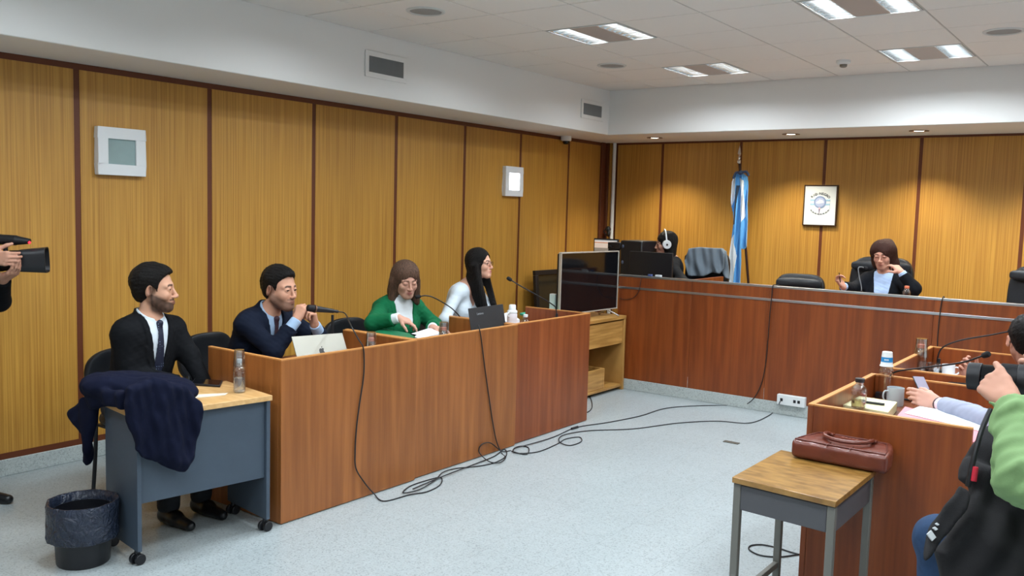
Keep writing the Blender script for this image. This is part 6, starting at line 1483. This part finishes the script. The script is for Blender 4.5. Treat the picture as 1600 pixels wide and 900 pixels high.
# ------------------------------------------------------------------ bench equipment round the clerk
def monitor(name, p0, p1, Y, zb, m, label, content=None, facing=-1):
    """p0, p1: top-left and top-right pixels of the casing on the plane y=Y"""
    a = at(*p0, Y=Y); b = at(*p1, Y=Y); h = .29; c = (a+b)/2-Vector((0, 0, h/2)); w_ = (b-a).length; ex = (b-a).normalized(); ex.z = 0; ex.normalize(); n = ex.cross(Vector((0, 0, 1))); R = Matrix((ex, -n, Vector((0, 0, 1)))).transposed()
    r = empty(name, (c.x, Y, zb), label, 'monitor')
    MB().obox(c, (w_/2, .014, h/2), R).build('casing', M_black, r, bevel=.004)
    MB().obox(c+n*.0145*facing*-1, (w_/2-.012, .001, h/2-.012), R).build('screen', content or M_blackgl, r)
    MB().beam(Vector((c.x, Y+.03, zb+.01)), Vector((c.x, Y+.03, c.z)), .05, .02).build('stand_neck', M_black, r); MB().obox((c.x, Y+.03, zb+.006), (.10, .08, .006)).build('stand_foot', M_black, r, bevel=.002)
    return r
monitor('monitor', (985, 392), (1052, 396), 6.40, .946, None, 'black monitor seen from behind in front of the clerk with headphones', facing=1)
mc = bpy.data.materials.new('web_page'); mc.use_nodes = True; N = mc.node_tree.nodes; Lk = mc.node_tree.links; bb = N['Principled BSDF']
tcx = N.new('ShaderNodeTexCoord'); spx = N.new('ShaderNodeSeparateXYZ'); Lk.new(tcx.outputs['Generated'], spx.inputs[0]); rx = N.new('ShaderNodeValToRGB'); rx.color_ramp.interpolation = 'CONSTANT'; rx.color_ramp.elements[0].color = lin('6a6058'); rx.color_ramp.elements[1].position = .30; rx.color_ramp.elements[1].color = lin('d8c8ba')
for p_, c_ in ((.42, '8e8478'), (.66, 'dccbbd'), (.86, 'c88a5c'), (.90, 'e8e4e0'), (.96, '9aa0a4')):
    e_ = rx.color_ramp.elements.new(p_); e_.color = lin(c_)
Lk.new(spx.outputs[2], rx.inputs[0]); Lk.new(rx.outputs[0], bb.inputs['Base Color']); Lk.new(rx.outputs[0], bb.inputs['Emission Color']); bb.inputs['Emission Strength'].default_value = .45
a = at(928, 372, Y=7.3); b = at(966, 372, Y=7.3)
r = empty('wall_monitor', ((a.x+b.x)/2, 7.3, .2), 'lit monitor showing a web page in the corner behind the black computer', 'monitor')
MB().box(a.x, b.x, 7.3, 7.33, a.z-.29, a.z).build('casing', M_black, r, bevel=.004); MB().box(a.x+.012, b.x-.012, 7.298, 7.2995, a.z-.278, a.z-.014).build('screen', mc, r)
MB().box((a.x+b.x)/2-.03, (a.x+b.x)/2+.03, 7.33, 7.36, .93, a.z-.1).build('stand_neck', M_black, r)
# corner table carrying it
t_ = empty('corner_table', (.75, 7.3, 0), 'table in the back corner carrying the lit monitor and the black computer', 'table')
MB().box(.56, 1.285, 6.56, 7.65, .90, .93).build('table_top', M_worktop, t_, bevel=.002)
for x in (.58, 1.24):
    for y in (6.6, 7.6): MB().box(x, x+.04, y-.02, y+.02, 0, .899).build('leg', M_black, t_)
a = at(948, 378, Y=6.6); b = at(1002, 377, Y=6.6); r = empty('desktop_computer', ((a.x+b.x)/2, 6.8, .93), 'black desktop computer tower with rounded front between the monitors', 'computer')
am = at(968, 378, Y=6.6); MB().box(am.x, b.x, 6.62, 6.95, .946 if am.x > 1.3 else .931, b.z).build('tower_case', M_black, r, bevel=.012)
MB().box(a.x, am.x-.001, 6.62, 6.80, a.z-.07, a.z-.002).build('attached_unit', M_black, r, bevel=.006); MB().box(a.x+.01, am.x-.02, 6.62, 6.66, .931, a.z-.071).build('unit_support', M_black, r)
for z in (b.z-.06, b.z-.22): MB().ball((am.x+.03, 6.618, z), (.014, .004, .018)).build('front_button', mat('grey_button', '4a5468', .35), r)
MB().lathe([(.014, 0), (.018, .004), (.018, .016), (.012, .016)], (a.x+.04, 6.60, a.z-.05)).build('lens_knob', M_black, r)
mz = (1.27, .946)
for k, (px, col, lb) in enumerate(((1016, '3a4a78', 'small blue plug lying on the bench strip'), (1029, 'c8ccd0', 'small white adapter lying on the bench strip'))):
    q = at(px, 431, Y=BY+.02); o = MB().obox((q.x, BY+.02, BT+.006+.010), (.02+.01*k, .012, .009)).build('adapter', mat('adapter_%d' % k, col, .4), None, bevel=.003); tag(o, lb+' below the monitor', 'adapter')
# judge papers
q = at(1372, 455, Y=6.35); sheet(q.x-.15, q.x+.15, 6.2, 6.45, .946, M_paper, 'white papers on the bench in front of the judge', t=.03)
# ------------------------------------------------------------------ cables
def cable(name, pts, label, r_=.0038, n=8):
    o = MB().tube(catmull(pts, n), r_, n=6).build(name, M_cable, None, smooth=80); return tag(o, label, 'cable', None)
fl = lambda a, b, z=.005: at(a, b, Z=z)
X1 = 1.868+.008
cable('microphone_cable', [MICQ, MICQ+Vector((.03, .03, -.012)), at(548, 508, X=1.80), at(560, 530, X=1.86), Vector((1.872, at(567, 546, X=1.872).y, .87)), at(569, 560, X=X1), at(568, 590, X=X1), at(562, 630, X=X1), at(557, 670, X=X1), at(555, 705, X=X1), at(556, 731, X=X1+.004), at(568, 752, X=X1+.012), at(584, 771, X=X1+.02), fl(600, 783), fl(640, 773), fl(668, 768), fl(688, 757), fl(688, 746), fl(662, 752), fl(640, 760), fl(630, 770, .009), fl(655, 765, .009), fl(680, 750, .009), fl(692, 738, .009), fl(712, 732), fl(750, 728), fl(775, 722), fl(791, 712), fl(788, 702), fl(772, 713), fl(737, 727, .009), fl(700, 741, .012), fl(666, 755, .009), fl(645, 764, .009)], 'black microphone cable running down the nearest court desk into a coil on the floor')
X2 = 1.846+.008
cable('laptop_cable', [at(748, 508, X=1.80), Vector((1.853, at(749, 515, X=1.853).y, .872)), at(752, 530, X=X2), at(757, 570, X=X2), at(764, 620, X=X2), at(770, 660, X=X2), at(776, 690, X=X2+.01), fl(784, 708), fl(790, 715), fl(780, 723, .012), fl(764, 721, .012), at(749, 707, X=X2+.004), at(752, 695, X=X2+.002), at(766, 692, X=X2+.006), fl(784, 705, .012), fl(798, 704, .005)], 'black cable hanging from the black laptop to the floor coil')
q = [fl(799, 705), fl(822, 710), fl(826, 700), fl(814, 697), fl(803, 701, .009), fl(806, 708, .009), fl(840, 706), fl(870, 694), fl(884, 686), fl(905, 683), fl(908, 690), fl(890, 696), fl(874, 690, .009), fl(880, 680, .009), fl(920, 673), fl(990, 670), fl(1060, 661), fl(1120, 658), fl(1170, 661), fl(1200, 650), fl(1214, 638), SOCK+Vector((0, -.03, -.02)), SOCK]
cable('network_cable', q, 'black cable crossing the floor from the coil to the white socket box')
cable('bench_cable', [fl(803, 701, .014), fl(862, 684), fl(900, 668), fl(950, 660), fl(1000, 650), fl(1040, 638), fl(1090, 634), fl(1150, 633), at(1172, 628, Y=BY-.03), at(1188, 604, Y=BY-.012), at(1196, 570, Y=BY-.012), at(1200, 530, Y=BY-.014), at(1203, 490, Y=BY-.016), at(1206, 462, Y=BY-.014), Vector((at(1208, 448, Y=BY).x, BY-.01, BT+.004)), Vector((at(1212, 444, Y=BY).x, BY+.02, BT+.012)), Vector((at(1214, 444, Y=BY).x, BY+.06, BT+.004)), Vector((at(1214, 444, Y=BY).x, BY+.08, .98))], 'black cable climbing the bench front beside the empty low chair and over its top')
o = MB().cyl(fl(893, 670, .009), fl(903, 667, .009), .009, n=12).build('cable_connector', M_black, None, bevel=.002); tag(o, 'black inline connector on the floor cable near the desk corner', 'connector')
cable('bench_cable', [Vector((at(1475, 466, Y=BY).x, BY+.06, .99)), Vector((at(1474, 466, Y=BY).x, BY+.03, BT+.012)), Vector((at(1473, 467, Y=BY).x, BY-.012, BT+.004)), at(1470, 480, Y=BY-.014), at(1467, 505, Y=BY-.016), at(1465, 530, Y=BY-.012), at(1464, 560, Y=BY-.012), at(1463, 600, Y=BY-.012)], 'black cable hanging down the bench front behind the far right desk')
cable('bench_cable', [Vector((at(1002, 432, Y=BY).x, BY+.06, .99)), Vector((at(1002, 431, Y=BY).x, BY+.02, BT+.012)), at(1001, 440, Y=BY-.012), at(998, 455, Y=BY-.018), at(990, 465, Y=BY-.012), at(978, 468, Y=BY-.010), at(968, 466, Y=BY-.008)], 'thin cable looping on the bench front beside the television', r_=.0028)
cable('floor_cable', [fl(1290, 862), fl(1250, 866), fl(1220, 870), fl(1190, 868), fl(1172, 860), fl(1172, 853), fl(1190, 851), fl(1215, 856), fl(1240, 864), fl(1275, 872)], 'black cable loop on the floor under the stand')
cable('floor_cable', [fl(919, 616), fl(924, 625), fl(925, 636), fl(920, 643), fl(912, 645)], 'short cable loop on the floor at the corner of the third desk')
bpy.context.view_layer.update()
